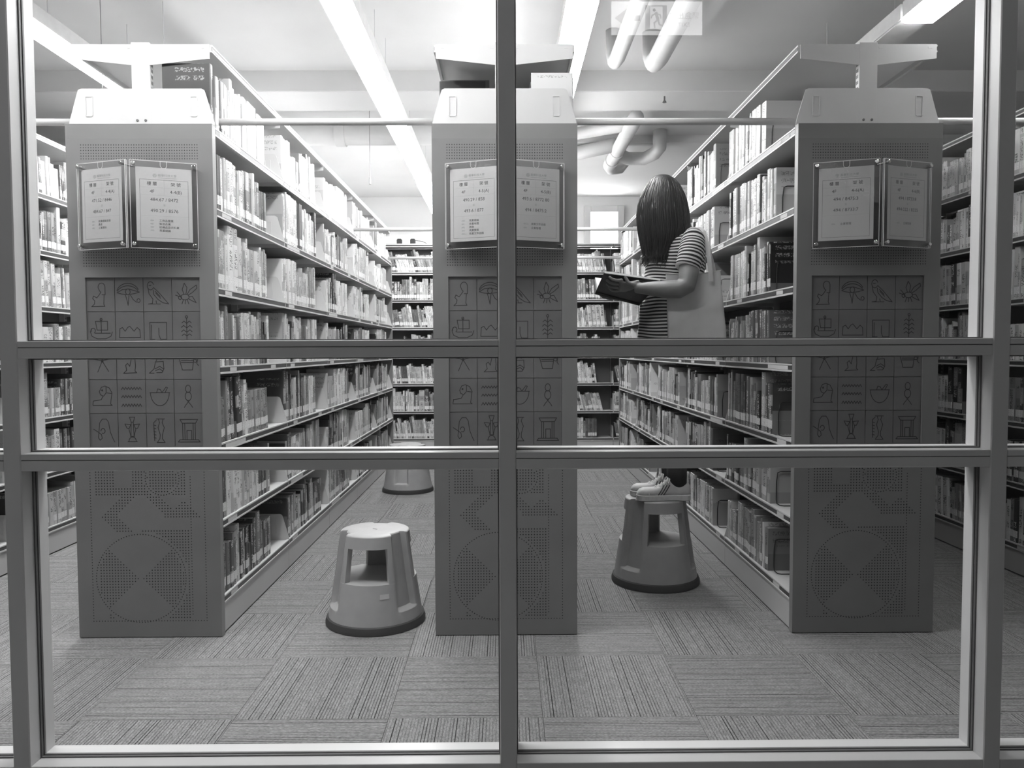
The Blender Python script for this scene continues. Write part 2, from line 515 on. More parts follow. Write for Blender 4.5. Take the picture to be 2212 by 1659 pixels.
# ---- ceiling lamps: continuous runs of batten fixtures along the aisles
lamp_body_me = (MB().box(-0.072, 0.072, -0.60, 0.60, 0.030, 0.07).box(-0.072, -0.066, -0.60, 0.60, 0.0, 0.030).box(0.066, 0.072, -0.60, 0.60, 0.0, 0.030)
                .box(-0.066, 0.066, -0.60, -0.595, 0.0, 0.030).box(-0.066, 0.066, 0.595, 0.60, 0.0, 0.030)).mesh('housing', 'lamp_body')
diff = MB().box(-0.0655, 0.0655, -0.594, 0.594, -0.006, 0.010)
diff_me = diff.mesh('diffuser', 'tube')
diff_deep_me = MB().box(-0.0655, 0.0655, -0.594, 0.594, -0.028, 0.010).mesh('diffuser', 'tube')
diff_soft_me = diff.mesh('diffuser', 'tube_soft')
diff_off_me = diff.mesh('diffuser', 'tube_off')
rod_me = MB().tube([(0, 0, 0.07), (0, 0, Z_CEIL - 2.73 + 0.01)], 0.002, 6).mesh('suspension_rod', 'lamp_body')
ORD = ['nearest', 'second', 'third', 'fourth', 'fifth', 'sixth', 'seventh', 'eighth', 'ninth']
def lamp_run(x, ys, lit, where):
    for k, y in enumerate(ys):
        t = empty('ceiling_lamp', (x, y, 2.73))
        put('housing', lamp_body_me, t)
        on = lit(k)
        put('diffuser', (diff_deep_me if x > 0 or y > 6.8 else diff_me) if on else diff_off_me, t)
        for dy in (-0.4, 0.4): put('suspension_rod', rod_me, t, (0, dy, 0))
        tag(t, ('glowing' if on else 'unlit') + ' white batten lamp, %s from the glazing in the run %s' % (ORD[k], where), 'lamp', 'ceiling lamps')
lamp_run(-2.23, [3.05, 4.25, 5.45, 6.65, 7.85, 9.05], lambda k: True, 'left of the left bookcase')
lamp_run(-0.735, [2.85, 4.05, 5.25, 6.45, 7.65, 8.85], lambda k: True, 'over the left aisle')
lamp_run(0.345, [3.98, 5.18, 6.38, 7.58, 8.78], lambda k: True, 'beside the middle bookcase')
lamp_run(1.915, [4.23, 5.43, 6.63, 7.83], lambda k: False, 'over the right bookcase')
lamp_run(1.915, [3.31], lambda k: True, 'above the right end panel')
bpy.data.objects['ceiling_lamp.' + str(max(int(o.name[-3:]) for o in bpy.data.objects if o.name.startswith('ceiling_lamp.'))).zfill(3)].scale = (1, 0.5, 1)
lamp_run(-1.885, [4.75, 5.95], lambda k: True, 'over the left bookcase')
for x, wh in ((-2.5, 'left of the left end panel'), (-1.29, 'before the left end panel'), (-0.08, 'before the middle end panel'), (2.75, 'right of the right end panel')):
    t = empty('ceiling_lamp', (x, 2.56, 2.80), rad(90))
    put('housing', lamp_body_me, t); put('diffuser', diff_soft_me, t)
    for dy in (-0.4, 0.4): put('suspension_rod', rod_me, t, (0, dy, -0.07))
    if x > 2: t.scale = (1, 0.45, 1)
    tag(t, 'glowing white batten lamp running along the glazing, %s' % wh, 'lamp', 'ceiling lamps')

# ---- pipes, sprinklers and cords under the ceiling
def pipe(label, pts, r, collars=()):
    o = MB().tube(pts, r, 14).build('ceiling_pipe', 'pipe', None, smooth=True)
    tag(o, label, 'pipe', 'painted pipes under the ceiling')
    for (a, b) in collars:
        MB().tube([a, b], r * 1.14, 14).build('collar', 'pipe', o, smooth=0.6)
pipe('long pale horizontal pipe crossing the ceiling beyond the beam', [(-4.5, 6.25, 2.93), (0.15, 6.25, 2.93)], 0.085, [((-1.35, 6.25, 2.93), (-1.27, 6.25, 2.93))])
pipe('pale pipe running past the middle bookcase, the nearer of the paired pipes', [(0.2, 6.62, 3.0), (0.58, 6.5, 3.0), (0.93, 6.27, 3.0), (1.02, 6.1, 3.0)], 0.05)
pipe('pale pipe running past the middle bookcase, the farther of the paired pipes', [(0.2, 7.3, 2.99), (0.64, 7.1, 2.99), (0.97, 6.8, 2.99)], 0.062)
pipe('thick pale pipe along the right aisle ending in an elbow', [(1.0, 5.9, 2.96), (0.995, 6.6, 2.95), (0.99, 7.35, 2.94), (1.03, 7.5, 2.945), (1.12, 7.58, 2.97), (1.18, 7.62, 3.05)], 0.058, [((0.995, 6.85, 2.948), (0.994, 6.93, 2.947)), ((0.992, 7.15, 2.944), (0.991, 7.2, 2.943))])
pipe('pale pipe curling from the thick pipe up into the ceiling', [(1.02, 7.1, 2.99), (1.15, 7.25, 2.98), (1.3, 7.25, 2.98), (1.37, 7.1, 2.99), (1.38, 6.92, 3.0), (1.37, 6.86, 3.06), (1.37, 6.85, 3.14)], 0.06)
pipe('pale round ended pipe beside the middle bookcase lamp', [(0.66, 3.0, 2.90), (0.66, 4.55, 2.90), (0.66, 4.66, 2.92), (0.66, 4.72, 2.98), (0.66, 4.74, 3.14)], 0.045)
pipe('pale round ended pipe, the right one of the near pair', [(0.90, 3.0, 2.90), (0.90, 4.55, 2.90), (0.90, 4.68, 2.92), (0.90, 4.75, 2.98), (0.90, 4.77, 3.14)], 0.058)
for (x, y, zt, lab) in ((-1.36, 7.12, Z_CEIL, 'small sprinkler head over the left aisle'), (1.13, 5.5, 2.985, 'small dark sprinkler head under the beam at right')):
    s = MB().tube([(0, 0, 0.01), (0, 0, -0.05)], 0.012, 8); s.lathe([(0.002, -0.09), (0.028, -0.088), (0.03, -0.082), (0.01, -0.05)], 12)
    tag(s.build('sprinkler', 'gasket', None, loc=(x, y, zt)), lab, 'sprinkler', 'ceiling sprinklers').scale = (0.5, 0.5, 0.5)
c = MB().tube([(-1.03, 5.95, 3.135), (-1.03, 5.95, 2.52)], 0.0025, 6); c.tube([(-1.03, 5.95, 2.52), (-1.03, 5.95, 2.47)], 0.008, 8)
tag(c.build('pull_cord', 'ink_soft'), 'thin pull cord hanging from the ceiling above the left aisle', 'cord')
c = MB().tube([(-2.05, 4.0, 3.135), (-2.05, 4.0, 2.40)], 0.002, 6); c.lathe([(0.008, 3.12), (0.010, 3.132)], 8, 0, (-2.05, 4.0))
tag(c.build('hanging_wire', 'ink_soft'), 'thin dark wire hanging from the ceiling above the left bookcase', 'wire')

# ---- corridor side: dim ceiling panel and the lit exit sign that mirrors in the glass
t = empty('corridor_lamp', (-1.5, 0.95, Z_CEIL))
tag(t, 'dim square corridor ceiling lamp on the photographer side', 'lamp')
MB().box(-0.32, 0.32, -0.32, 0.32, -0.03, 0.0).build('housing', 'lamp_body', t, bevel=0.004)
MB().box(-0.29, 0.29, -0.29, 0.29, -0.034, -0.028).build('diffuser', 'corridor_light', t)
M['sign_glow'] = emit_mat('exit_sign_glow', 1.0, 7.0)
M['sign_ink'] = emit_mat('exit_sign_dark_glow', 1.0, 2.4)
sg = empty('exit_sign', (0.682, 0.61, 2.678), math.pi)      # faces the glazing (+Y)
tag(sg, 'lit hanging exit sign with arrow and running figure mirrored in the glass', 'sign')
MB().box(-0.208, 0.208, 0.003, 0.05, -0.078, 0.078).build('housing', 'white', sg, bevel=0.004)
MB().box(-0.203, 0.203, -0.001, 0.004, -0.073, 0.073).build('lit_face', 'sign_glow', sg)
for x in (-0.12, 0.12):
    MB().tube([(x, 0.025, 0.076), (x, 0.025, Z_CEIL - 2.678 + 0.01)], 0.006, 8).build('suspension_rod', 'lamp_body', sg)
a = MB()
yy = -0.0022
a._add([(0.19, yy, 0.0), (0.13, yy, 0.045), (0.105, yy, 0.045), (0.14, yy, 0.012), (0.075, yy, 0.012), (0.075, yy, -0.012), (0.14, yy, -0.012), (0.105, yy, -0.045), (0.13, yy, -0.045)], [(0, 1, 2, 3), (0, 3, 4, 5, 6), (0, 6, 7, 8)])
a.build('arrow', 'sign_ink', sg)
f = MB().box(-0.045, 0.052, -0.0024, -0.0012, -0.056, 0.056)
f.build('pictogram_field', 'sign_ink', sg)
f = MB().box(-0.025, 0.03, -0.0034, -0.0022, -0.05, 0.05, 0)
f.build('door_symbol', 'sign_glow', sg)
f = MB()
f.ribbon([(0.004, 0.02), (-0.004, -0.008)], 0.014, -0.0042)
f.ribbon([(-0.004, -0.008), (0.012, -0.022), (0.01, -0.042)], 0.008, -0.0042)
f.ribbon([(-0.004, -0.008), (-0.012, -0.03), (-0.024, -0.034)], 0.008, -0.0042)
f.ribbon([(0.004, 0.018), (0.02, 0.012), (0.026, 0.0)], 0.006, -0.0042)
f.ribbon([(0.002, 0.018), (-0.014, 0.014), (-0.018, 0.0)], 0.006, -0.0042)
f._add([(0.012 + 0.008 * math.cos(q), -0.0042, 0.034 + 0.008 * math.sin(q)) for q in [k * math.pi / 5 for k in range(10)]], [tuple(range(10))])
f.build('running_figure', 'sign_ink', sg)
f = MB()
text_into(f, '緊急出口', 0.034, -0.122, 0.008, -0.0022)
text_into(f, 'EXIT', 0.026, -0.122, -0.03, -0.0022)
f.build('lettering', 'sign_ink', sg)

# ================================================================== BOOKCASES (double-faced steel shelving ranges)
Y0 = 3.22                 # near end of every range
SEC = 0.98                # bay length
NSEC = 5
HW = 0.298                # half width of a range
LEVELS = [2.086, 1.757, 1.430, 1.103, 0.778, 0.455, 0.132]     # lower edge of each shelf lip
LIP = 0.034

# ---- shared meshes (local: x = outwards from the range centre, y = along the range, z from the lip's lower edge)
def shelf_mesh(L):
    mb = MB()
    mb.box(0.02, HW - 0.004, 0.004, L - 0.004, 0.020, 0.028)                 # board
    mb.prism([(HW - 0.012, 0.0), (HW, 0.0), (HW, 0.007), (HW - 0.004, 0.009), (HW - 0.004, 0.026), (HW, 0.028), (HW, LIP), (HW - 0.012, LIP)], 'y', 0.004, L - 0.004)
    return mb.mesh('shelf', 'white')
shelf_me = shelf_mesh(SEC)
def strip_mesh(L, spots):
    mb = MB()
    mb.box(HW - 0.0042, HW - 0.0012, 0.006, L - 0.006, 0.0088, 0.0265, 0)
    for (a, b) in spots:
        mb.box(HW - 0.0012, HW - 0.0003, a, b, 0.009, 0.026, 1)
    return mb.mesh('label_strip', ['strip', 'paper'])
strip_mes = [strip_mesh(SEC, s) for s in ([(0.06, 0.17)], [(0.05, 0.30)], [(0.12, 0.20), (0.7, 0.78)], [(0.08, 0.16)])]
def bracket_mesh():
    mb = MB()
    mb.prism([(0.022, 0.0), (HW - 0.001, 0.0), (HW - 0.001, LIP), (0.262, 0.155), (0.258, 0.166), (0.247, 0.172), (0.022, 0.172)], 'y', -0.0016, 0.0016)
    # pressed slot
    for yy in (-0.0036, 0.0016):
        mb.box(0.198, 0.202, yy, yy + 0.002, 0.062, 0.14); mb.box(0.226, 0.230, yy, yy + 0.002, 0.062, 0.14)
        mb.box(0.202, 0.226, yy, yy + 0.002, 0.058, 0.064); mb.box(0.202, 0.226, yy, yy + 0.002, 0.138, 0.142)
    return mb.mesh('shelf_bracket', 'white')
bracket_me = bracket_mesh()
def arm_mesh():
    mb = MB()
    mb.prism([(0.022, -0.086), (HW - 0.016, -0.058), (HW - 0.016, 0.0), (0.022, 0.0)], 'y', -0.0016, 0.0016)
    for u in (0.05, 0.255):
        mb.box(u - 0.008, u + 0.008, -0.003, -0.0016, -0.018, -0.011)
    return mb.mesh('canopy_arm', 'white')
arm_me = arm_mesh()
def canopy_mesh(L):
    mb = MB()
    mb.box(0.0, HW - 0.02, 0.003, L - 0.003, -0.012, -0.006)
    mb.prism([(HW - 0.02, -0.03), (HW - 0.008, -0.03), (HW - 0.008, -0.024), (HW - 0.011, -0.022), (HW - 0.011, -0.008), (HW - 0.008, -0.006), (HW - 0.008, 0.0), (HW - 0.02, 0.0)], 'y', 0.003, L - 0.003)
    return mb.mesh('canopy', 'white')
canopy_me = canopy_mesh(SEC)
canopy_strip_me = MB().box(HW - 0.0112, HW - 0.009, 0.006, SEC - 0.006, -0.0215, -0.0085).mesh('label_strip', 'strip')
def post_mesh():
    mb = MB().box(-0.038, 0.038, -0.006, 0.026, 0.0, 2.463)
    return mb.mesh('upright', 'white', bevel=0.002)
post_me = post_mesh()
def slots_mesh():
    mb = MB()
    for sx in (-1, 1):
        for k in range(95):
            z = 0.14 + k * 0.0245
            for yy in (0.004, 0.014):
                mb.box(sx * 0.0385 - 0.0005, sx * 0.0385 + 0.0005, yy, yy + 0.005, z, z + 0.013)
    return mb.mesh('slots', 'gasket')
slots_me = slots_mesh()
screw_me = MB().lathe([(0.0052, 0.0), (0.0052, 0.003), (0.003, 0.004)], 10).mesh('screw', 'gasket')
plate_me = MB().box(HW - 0.012, HW - 0.006, 0.002, SEC - 0.002, 0.008, 0.131).mesh('kick_plate', 'plate')
back_me = MB().box(-0.004, 0.004, 0.004, SEC - 0.004, 0.13, 2.10).mesh('back_panel', 'back')

# ---- end panel with recessed plaque field
PZ0, PZ1, PX = 0.803, 1.503, 0.234
def end_panel_mesh():
    mb = MB()
    y0, y1 = -0.036, 0.0
    mb.box(-HW, -PX, y0, y1, 0.004, 2.125); mb.box(PX, HW, y0, y1, 0.004, 2.125)
    mb.box(-PX, PX, y0, y1, 0.004, PZ0); mb.box(-PX, PX, y0, y1, PZ1, 2.125)
    mb.box(-PX, PX, y0 + 0.012, y1, PZ0, PZ1)
    return mb.mesh('end_panel', 'panel')
end_panel_me = end_panel_mesh()
far_panel_me = MB().box(-HW, HW, 0.0, 0.03, 0.004, 2.125).mesh('end_panel', 'panel', bevel=0.003)

# ---- perforations (thousands of small punched holes): one mesh
def perforation_mesh():
    mb = MB()
    y = -0.0364
    def dot(x, z, r=0.0020):
        mb._add([(x - r, y, z - r * .6), (x - r * .5, y, z - r), (x + r * .5, y, z - r), (x + r, y, z - r * .6), (x + r, y, z + r * .6), (x + r * .5, y, z + r), (x - r * .5, y, z + r), (x - r, y, z + r * .6)], [tuple(range(8))])
    for k in range(47):
        x = -0.236 + k * 0.01026
        for r in range(6): dot(x, 2.040 - r * 0.0112)
        for r in range(7): dot(x, 1.617 - r * 0.0112)
    P = 0.0118
    cx, cz, R = -0.034, 0.252, 0.186
    def inside(x, z):
        dx, dz = x - cx, z - cz
        d = math.hypot(dx, dz)
        if d < R - 0.008:
            return abs(dx) > abs(dz) + 0.004                       # hourglass stays solid
        if d < R + 0.012: return False
        if z < 0.44 and x < cx: return z < 0.13 and x > -0.17
        if z < 0.50 and x > cx: return x < 0.168 and z < 0.46
        # diamond band
        e = abs(x + 0.03) + abs(z - 0.515)
        if e < 0.095: return False
        if 0.44 < z < 0.605: return 0.10 <= e < 0.165 or (x > 0.09 and abs(x - 0.15) + abs(z - 0.50) < 0.085)
        # upper fields
        d2 = math.hypot(x - 0.062, z - 0.672)
        if d2 < 0.062: return True
        if d2 < 0.078: return False
        if z >= 0.605: return x < 0.165 and (x > -0.06 or x < -0.13 or z < 0.63)
        return False
    nx = int(0.44 / P)
    for i in range(nx):
        for j in range(58):
            x = -0.212 + i * P; z = 0.086 + j * P
            if inside(x, z): dot(x, z, 0.0024)
    for k in range(62): dot(-0.236, 0.072 + k * P); dot(0.236, 0.072 + k * P)
    for k in range(1, 40): dot(-0.236 + k * 0.0118, 0.072)
    for k in range(50): dot(0.178, 0.10 + k * P)
    for k in range(100):
        q = 2 * math.pi * k / 100
        dot(cx + R * math.cos(q), cz + R * math.sin(q), 0.0022)
    for k in range(38):
        q = 2 * math.pi * k / 38
        dot(0.062 + 0.07 * math.cos(q), 0.672 + 0.07 * math.sin(q), 0.0022)
    return mb.mesh('perforations', 'groove')
perf_me = perforation_mesh()

# ---- engraved picture tiles (line drawings in 0..1 tile coordinates)
def arc(cx, cy, r, a0, a1, n=14, ry=None):
    ry = r if ry is None else ry
    return [(cx + r * math.cos(rad(a0 + (a1 - a0) * k / n)), cy + ry * math.sin(rad(a0 + (a1 - a0) * k / n))) for k in range(n + 1)]
def zig(x0, x1, y, k, h):
    return [(x0 + (x1 - x0) * i / k, y + (h if i % 2 else -h)) for i in range(k + 1)]
GLYPHS = [
 # row 1: seated figure, eye, owl, bee
 [arc(.55, .74, .13, 10, 190), [(.68, .76), (.68, .5), (.56, .5)], [(.42, .72), (.47, .62), (.52, .58), (.44, .48)], [(.44, .48), (.36, .40), (.24, .46), (.20, .38), (.28, .30), (.26, .20), (.16, .12), (.66, .13), (.62, .20), (.64, .50)], [(.36, .40), (.42, .46)]],
 [arc(.46, .52, .44, 160, 25, 16, .34), arc(.46, .48, .44, 155, 30, 16, .30), [(.05, .56), (.25, .66), (.5, .68), (.74, .62), (.90, .58), (.7, .53), (.45, .50), (.22, .52), (.05, .56)], arc(.46, .59, .09, 0, 360), [(.36, .5), (.42, .32), (.46, .16), (.48, .32), (.5, .48)], [(.56, .48), (.66, .34), (.78, .26), (.88, .26)], arc(.86, .31, .06, -90, 200)],
 [arc(.24, .78, .12, 20, 330, 16, .13), [(.18, .80), (.22, .78), (.26, .80)], [(.14, .72), (.18, .52), (.32, .36), (.30, .22), (.14, .2), (.42, .2)], [(.36, .72), (.56, .56), (.74, .38), (.92, .20), (.70, .24), (.52, .34), (.36, .5), (.34, .64)], [(.42, .6), (.60, .44)], [(.44, .54), (.62, .38)], [(.44, .3), (.46, .2), (.60, .2)]],
 [[(.42, .50), (.36, .66), (.44, .86), (.54, .72), (.50, .52)], [(.54, .50), (.66, .66), (.90, .80), (.92, .70), (.74, .56), (.58, .48)], arc(.46, .42, .16, 0, 360, 16, .09), [(.30, .44), (.16, .58)], [(.30, .42), (.10, .48)], [(.60, .42), (.74, .44), (.88, .24), (.72, .30), (.60, .36)], [(.40, .34), (.34, .2)], [(.48, .33), (.46, .2)], [(.54, .34), (.60, .2)], arc(.27, .40, .06, 0, 360)],
 # row 2: boat, hills, house, plant
 [[(.12, .50), (.08, .40), (.14, .26), (.34, .18), (.66, .18), (.86, .26), (.92, .40)], arc(.19, .44, .08, -60, 200), [(.26, .36), (.84, .36)], [(.50, .36), (.50, .80)], [(.28, .74), (.74, .74), (.74, .46)], [(.28, .74), (.34, .46), (.74, .46)], [(.10, .12), (.90, .12)], arc(.50, .80, .04, 0, 360)],
 [[(.10, .22), (.12, .50), (.22, .54), (.32, .42), (.42, .54), (.50, .58), (.58, .50), (.66, .42), (.78, .54), (.88, .46), (.90, .22), (.10, .22)]],
 [[(.18, .16), (.18, .70), (.82, .70), (.82, .16), (.58, .16), (.52, .30), (.52, .52)], [(.24, .16), (.24, .62)], [(.18, .16), (.36, .16)]],
 [[(.5, .10), (.5, .84)], [(.5, .66), (.40, .74), (.32, .68)], [(.5, .66), (.60, .74), (.68, .68)], [(.5, .52), (.38, .60), (.30, .54)], [(.5, .52), (.62, .60), (.70, .54)], [(.5, .38), (.38, .46), (.30, .40)], [(.5, .38), (.62, .46), (.70, .40)], [(.5, .26), (.40, .33), (.32, .28)], [(.5, .26), (.60, .33), (.68, .28)], arc(.5, .87, .04, 0, 360)],
 # row 3: star, seated child, draped figure, basin
 [[(.5, .92), (.5, .56), (.16, .62)], [(.5, .56), (.86, .64)], [(.5, .56), (.32, .20)], [(.5, .56), (.74, .22)], arc(.5, .55, .035, 0, 360)],
 [arc(.58, .80, .11, 0, 360), [(.66, .70), (.68, .4), (.66, .24), (.72, .18), (.22, .16), (.34, .26), (.30, .42), (.38, .48), (.46, .38), (.52, .62)]],
 [arc(.52, .84, .09, 0, 360), [(.60, .76), (.70, .68), (.84, .74)], [(.46, .74), (.38, .66), (.58, .60)], [(.36, .52), (.30, .3), (.12, .16), (.30, .16)], [(.36, .52), (.66, .54), (.68, .30), (.60, .18), (.40, .18)], [(.34, .30), (.52, .38), (.66, .30)], [(.36, .24), (.52, .30), (.64, .22)], [(.42, .62), (.38, .54)]],
 [[(.14, .70), (.80, .70)], [(.16, .70), (.30, .26), (.68, .26), (.76, .70)], [(.26, .56), (.72, .56)], [(.26, .50), (.72, .50)], [(.76, .60), (.88, .58), (.86, .46), (.92, .40)], [(.72, .52), (.82, .5), (.90, .62)]],
 # row 4: sphinx, ripples, bowl, twist
 [[(.10, .24), (.12, .36), (.30, .38), (.42, .40), (.50, .52), (.40, .56), (.36, .66), (.44, .80), (.58, .84), (.74, .78), (.84, .62), (.80, .40), (.78, .26), (.84, .22), (.10, .22)], [(.62, .82), (.62, .62), (.52, .52)], [(.66, .62), (.84, .60)], arc(.47, .70, .02, 0, 360)],
 [zig(.12, .88, .76, 14, .035), zig(.12, .88, .50, 14, .035), zig(.12, .88, .22, 14, .04)],
 [arc(.5, .62, .36, 180, 360, 16, .42), [(.12, .62), (.88, .62)], [(.38, .62), (.42, .74), (.52, .72), (.58, .62)], [(.60, .64), (.74, .80), (.80, .78), (.70, .62)]],
 [arc(.5, .74, .10, 0, 360, 14, .12), arc(.5, .50, .12, 0, 360, 14, .14), [(.44, .38), (.60, .22), (.66, .14)], [(.56, .38), (.40, .22), (.34, .14)], [(.44, .64), (.56, .62)]],
 # row 5: knotted rope, flower stand, vase, gate
 [[(.10, .54), (.28, .44), (.40, .36), (.42, .24), (.34, .18), (.28, .26), (.30, .44), (.34, .74), (.44, .86), (.60, .86), (.68, .76), (.74, .44), (.84, .22), (.90, .12)], arc(.46, .48, .08, -120, 180)],
 [[(.40, .92), (.60, .92), (.54, .76), (.46, .76), (.40, .92)], [(.46, .76), (.44, .30)], [(.54, .76), (.56, .30)], [(.22, .70), (.44, .68), (.38, .56), (.30, .56), (.22, .70)], [(.56, .68), (.78, .70), (.70, .56), (.62, .56), (.56, .68)], [(.36, .56), (.44, .30)], [(.64, .56), (.56, .30)], [(.42, .30), (.58, .30)], arc(.5, .14, .14, 0, 180), [(.32, .13), (.68, .13)]],
 [[(.34, .86), (.66, .86)], [(.42, .86), (.46, .74), (.40, .58), (.48, .34), (.46, .22), (.36, .10), (.66, .10), (.56, .22), (.56, .34), (.64, .58), (.56, .74), (.60, .86)], [(.34, .82), (.24, .74), (.26, .16)], [(.24, .66), (.32, .64)], [(.24, .56), (.32, .54)], [(.24, .46), (.32, .44)], [(.24, .36), (.32, .34)], [(.24, .26), (.32, .24)]],
 [[(.16, .84), (.84, .84), (.76, .72), (.24, .72), (.16, .84)], [(.26, .72), (.26, .20)], [(.34, .72), (.34, .20)], [(.74, .72), (.74, .20)], [(.66, .72), (.66, .20)], [(.42, .20), (.42, .48), (.60, .48), (.60, .20)], [(.14, .18), (.86, .18), (.92, .11), (.08, .11), (.14, .18)]],
]
TW, TH = PX * 2 / 4, (PZ1 - PZ0) / 5
tile_mes = []
for g in GLYPHS:
    mb = MB()
    mb.box(-TW / 2 + 0.0012, TW / 2 - 0.0012, -0.006, 0.004, -TH / 2 + 0.0012, TH / 2 - 0.0012, 0)
    for st in g:
        mb.ribbon([((x - 0.5) * TW * 0.92, (z - 0.5) * TH * 0.92) for x, z in st], 0.0028, -0.0064, 1)
    tile_mes.append(mb.mesh('plaque_tile', ['plaque', 'groove']))

def make_range(xc, label, sides, detailed, group='double faced library bookcases'):
    t = empty('bookcase', (xc, Y0, 0))
    tag(t, label, 'bookcase', group)
    ep = put('end_panel', end_panel_me, t)
    if detailed:
        for k in range(20):
            c_, r_ = k % 4, k // 4
            put('plaque_tile', tile_mes[k], ep, (-PX + (c_ + 0.5) * TW, -0.024, PZ1 - (r_ + 0.5) * TH))
    pf = put('perforations', perf_me, ep); pf['kind'] = 'stuff'
    put('end_panel', far_panel_me, t, (0, NSEC * SEC, 0))
    for s in range(NSEC + 1):
        p = put('upright', post_me, t, (0, s * SEC - (0.02 if s == NSEC else 0), 0))
        put('slots', slots_me, p)['kind'] = 'stuff'
        if s == 0 and detailed:
            for dx in (-0.017, 0.017):
                put('screw', screw_me, p, mtx=Matrix.Translation((dx, -0.006, 2.147)) @ Matrix.Rotation(rad(90), 4, 'X'))
        for sd in (-1, 1):
            R = Matrix.Diagonal((sd, 1, 1, 1))
            put('canopy_arm', arm_me, t, mtx=Matrix.Translation((0, s * SEC - 0.004 * (s == 0), 2.455)) @ R)
    for s in range(NSEC):
        put('back_panel', back_me, t, (0, s * SEC, 0))
        for sd in (-1, 1):
            R = Matrix.Diagonal((sd, 1, 1, 1))
            c = put('canopy', canopy_me, t, mtx=Matrix.Translation((0, s * SEC, 2.455)) @ R)
            put('label_strip', canopy_strip_me, c)
    for sd in (-1, 1):
        R = Matrix.Diagonal((sd, 1, 1, 1))
        if sd not in sides:
            put('shelf_bracket', bracket_me, t, mtx=Matrix.Translation((0, -0.004, LEVELS[0] + 0.018)) @ R)
            continue
        for li, z in enumerate(LEVELS):
            for s in range(NSEC + 1):
                put('shelf_bracket', bracket_me, t, mtx=Matrix.Translation((0, s * SEC + (-0.004 if s == 0 else 0.0), z + (0.018 if (li == 0 and s == 0) else 0))) @ R)
            for s in range(NSEC):
                sh = put('shelf', shelf_me, t, mtx=Matrix.Translation((0, s * SEC, z)) @ R)
                put('label_strip', strip_mes[(li * 3 + s * 5 + (sd > 0)) % 4], sh)
        for s in range(NSEC):
            put('kick_plate', plate_me, t, mtx=Matrix.Translation((0, s * SEC, 0)) @ R)
    return t

XC = {'left': -1.490, 'middle': 0.0, 'right': 1.503}
make_range(XC['left'], 'tall white steel bookcase left of the left aisle, grey perforated end panel', (-1, 1), True)
make_range(XC['middle'], 'tall white steel bookcase between the two aisles behind the central mullion', (-1, 1), True)
make_range(XC['right'], 'tall white steel bookcase right of the reader, darkest end panel', (-1, 1), True)
make_range(-2.985, 'white steel bookcase at the far left edge, seen past the left end panel', (1,), False)
make_range(3.0, 'white steel bookcase at the far right edge, seen past the right end panel', (-1,), False)

# ---- wall bookcases across the end of the aisles (single faced, 1 m units)
FY = 9.20
FLEV = [2.095, 1.768, 1.441, 1.100, 0.770, 0.437, 0.108]
fshelf = MB().box(0.01, 0.99, 0.012, 0.30, 0.018, 0.026)
fshelf.prism([(0.0, 0.0), (0.012, 0.0), (0.012, LIP), (0.0, LIP), (0.0, 0.027), (0.004, 0.025), (0.004, 0.009), (0.0, 0.007)], 'x', 0.004, 0.996)
fshelf_me = fshelf.mesh('shelf', 'white')
fstrip_me = MB().box(0.006, 0.994, 0.001, 0.0042, 0.0088, 0.0255).mesh('label_strip', 'strip')
fside_me = MB().box(-0.004, 0.004, 0.27, 0.305, 0.0, 2.47).mesh('upright', 'white')
fbr_me = MB().prism([(0.002, 0.0), (0.29, 0.0), (0.29, 0.172), (0.05, 0.172), (0.002, LIP)], 'x', -0.0016, 0.0016).mesh('shelf_bracket', 'white')
fback_me = MB().box(0.004, 0.996, 0.296, 0.302, 0.1, 2.44).mesh('back_panel', 'back')
ftop_me = MB().box(0.0, 1.0, 0.0, 0.30, 2.455, 2.467).mesh('top_board', 'white')
fkick_me = MB().box(0.002, 0.998, 0.006, 0.012, 0.006, 0.106).mesh('kick_plate', 'plate')
FX = [-1.705, -0.705, 0.295, 1.295]
FLAB = ['white wall bookcase closing the left aisle under the pale wall', 'white wall bookcase hidden behind the middle bookcase', 'white wall bookcase closing the right aisle behind the reader', 'white wall bookcase right of the reader, narrow strip in view']
for x, lab in zip(FX, FLAB):
    t = empty('wall_bookcase', (x, FY, 0)); tag(t, lab, 'bookcase', 'wall bookcases across the end')
    for z in FLEV:
        sh = put('shelf', fshelf_me, t, (0, 0, z)); put('label_strip', fstrip_me, sh)
        for xx in (0.0, 1.0): put('shelf_bracket', fbr_me, t, (xx, 0, z))
    sh = put('shelf', fshelf_me, t, (0, 0, 2.425)); put('label_strip', fstrip_me, sh)
    for xx in (0.0, 1.0): put('upright', fside_me, t, (xx, 0, 0))
    put('back_panel', fback_me, t); put('top_board', ftop_me, t); put('kick_plate', fkick_me, t)

# ---- tie bars joining the ranges overhead
BARS = [('near the glazing', 3.30, 2.165), ('halfway down the aisles', 6.20, 2.165), ('at the far end of the aisles', 8.10, 2.165)]
for where, y, z in BARS:
    gaps = [(-2.985 + HW, XC['left'] - HW + 0.03, 'left of the left bookcase'), (XC['left'] + HW - 0.03, XC['middle'] - HW + 0.03, 'across the left aisle'), (XC['middle'] + HW - 0.03, XC['right'] - HW + 0.03, 'across the right aisle'), (XC['right'] + HW - 0.03, 3.0 - HW, 'right of the right bookcase')]
    for a, b, g in gaps:
        tag(MB().tube([(a, y, z), (b, y, z)], 0.0145, 14).build('tie_bar', 'white', None, smooth=True), 'white tie bar %s, %s' % (g, where), 'bar', 'overhead tie bars')

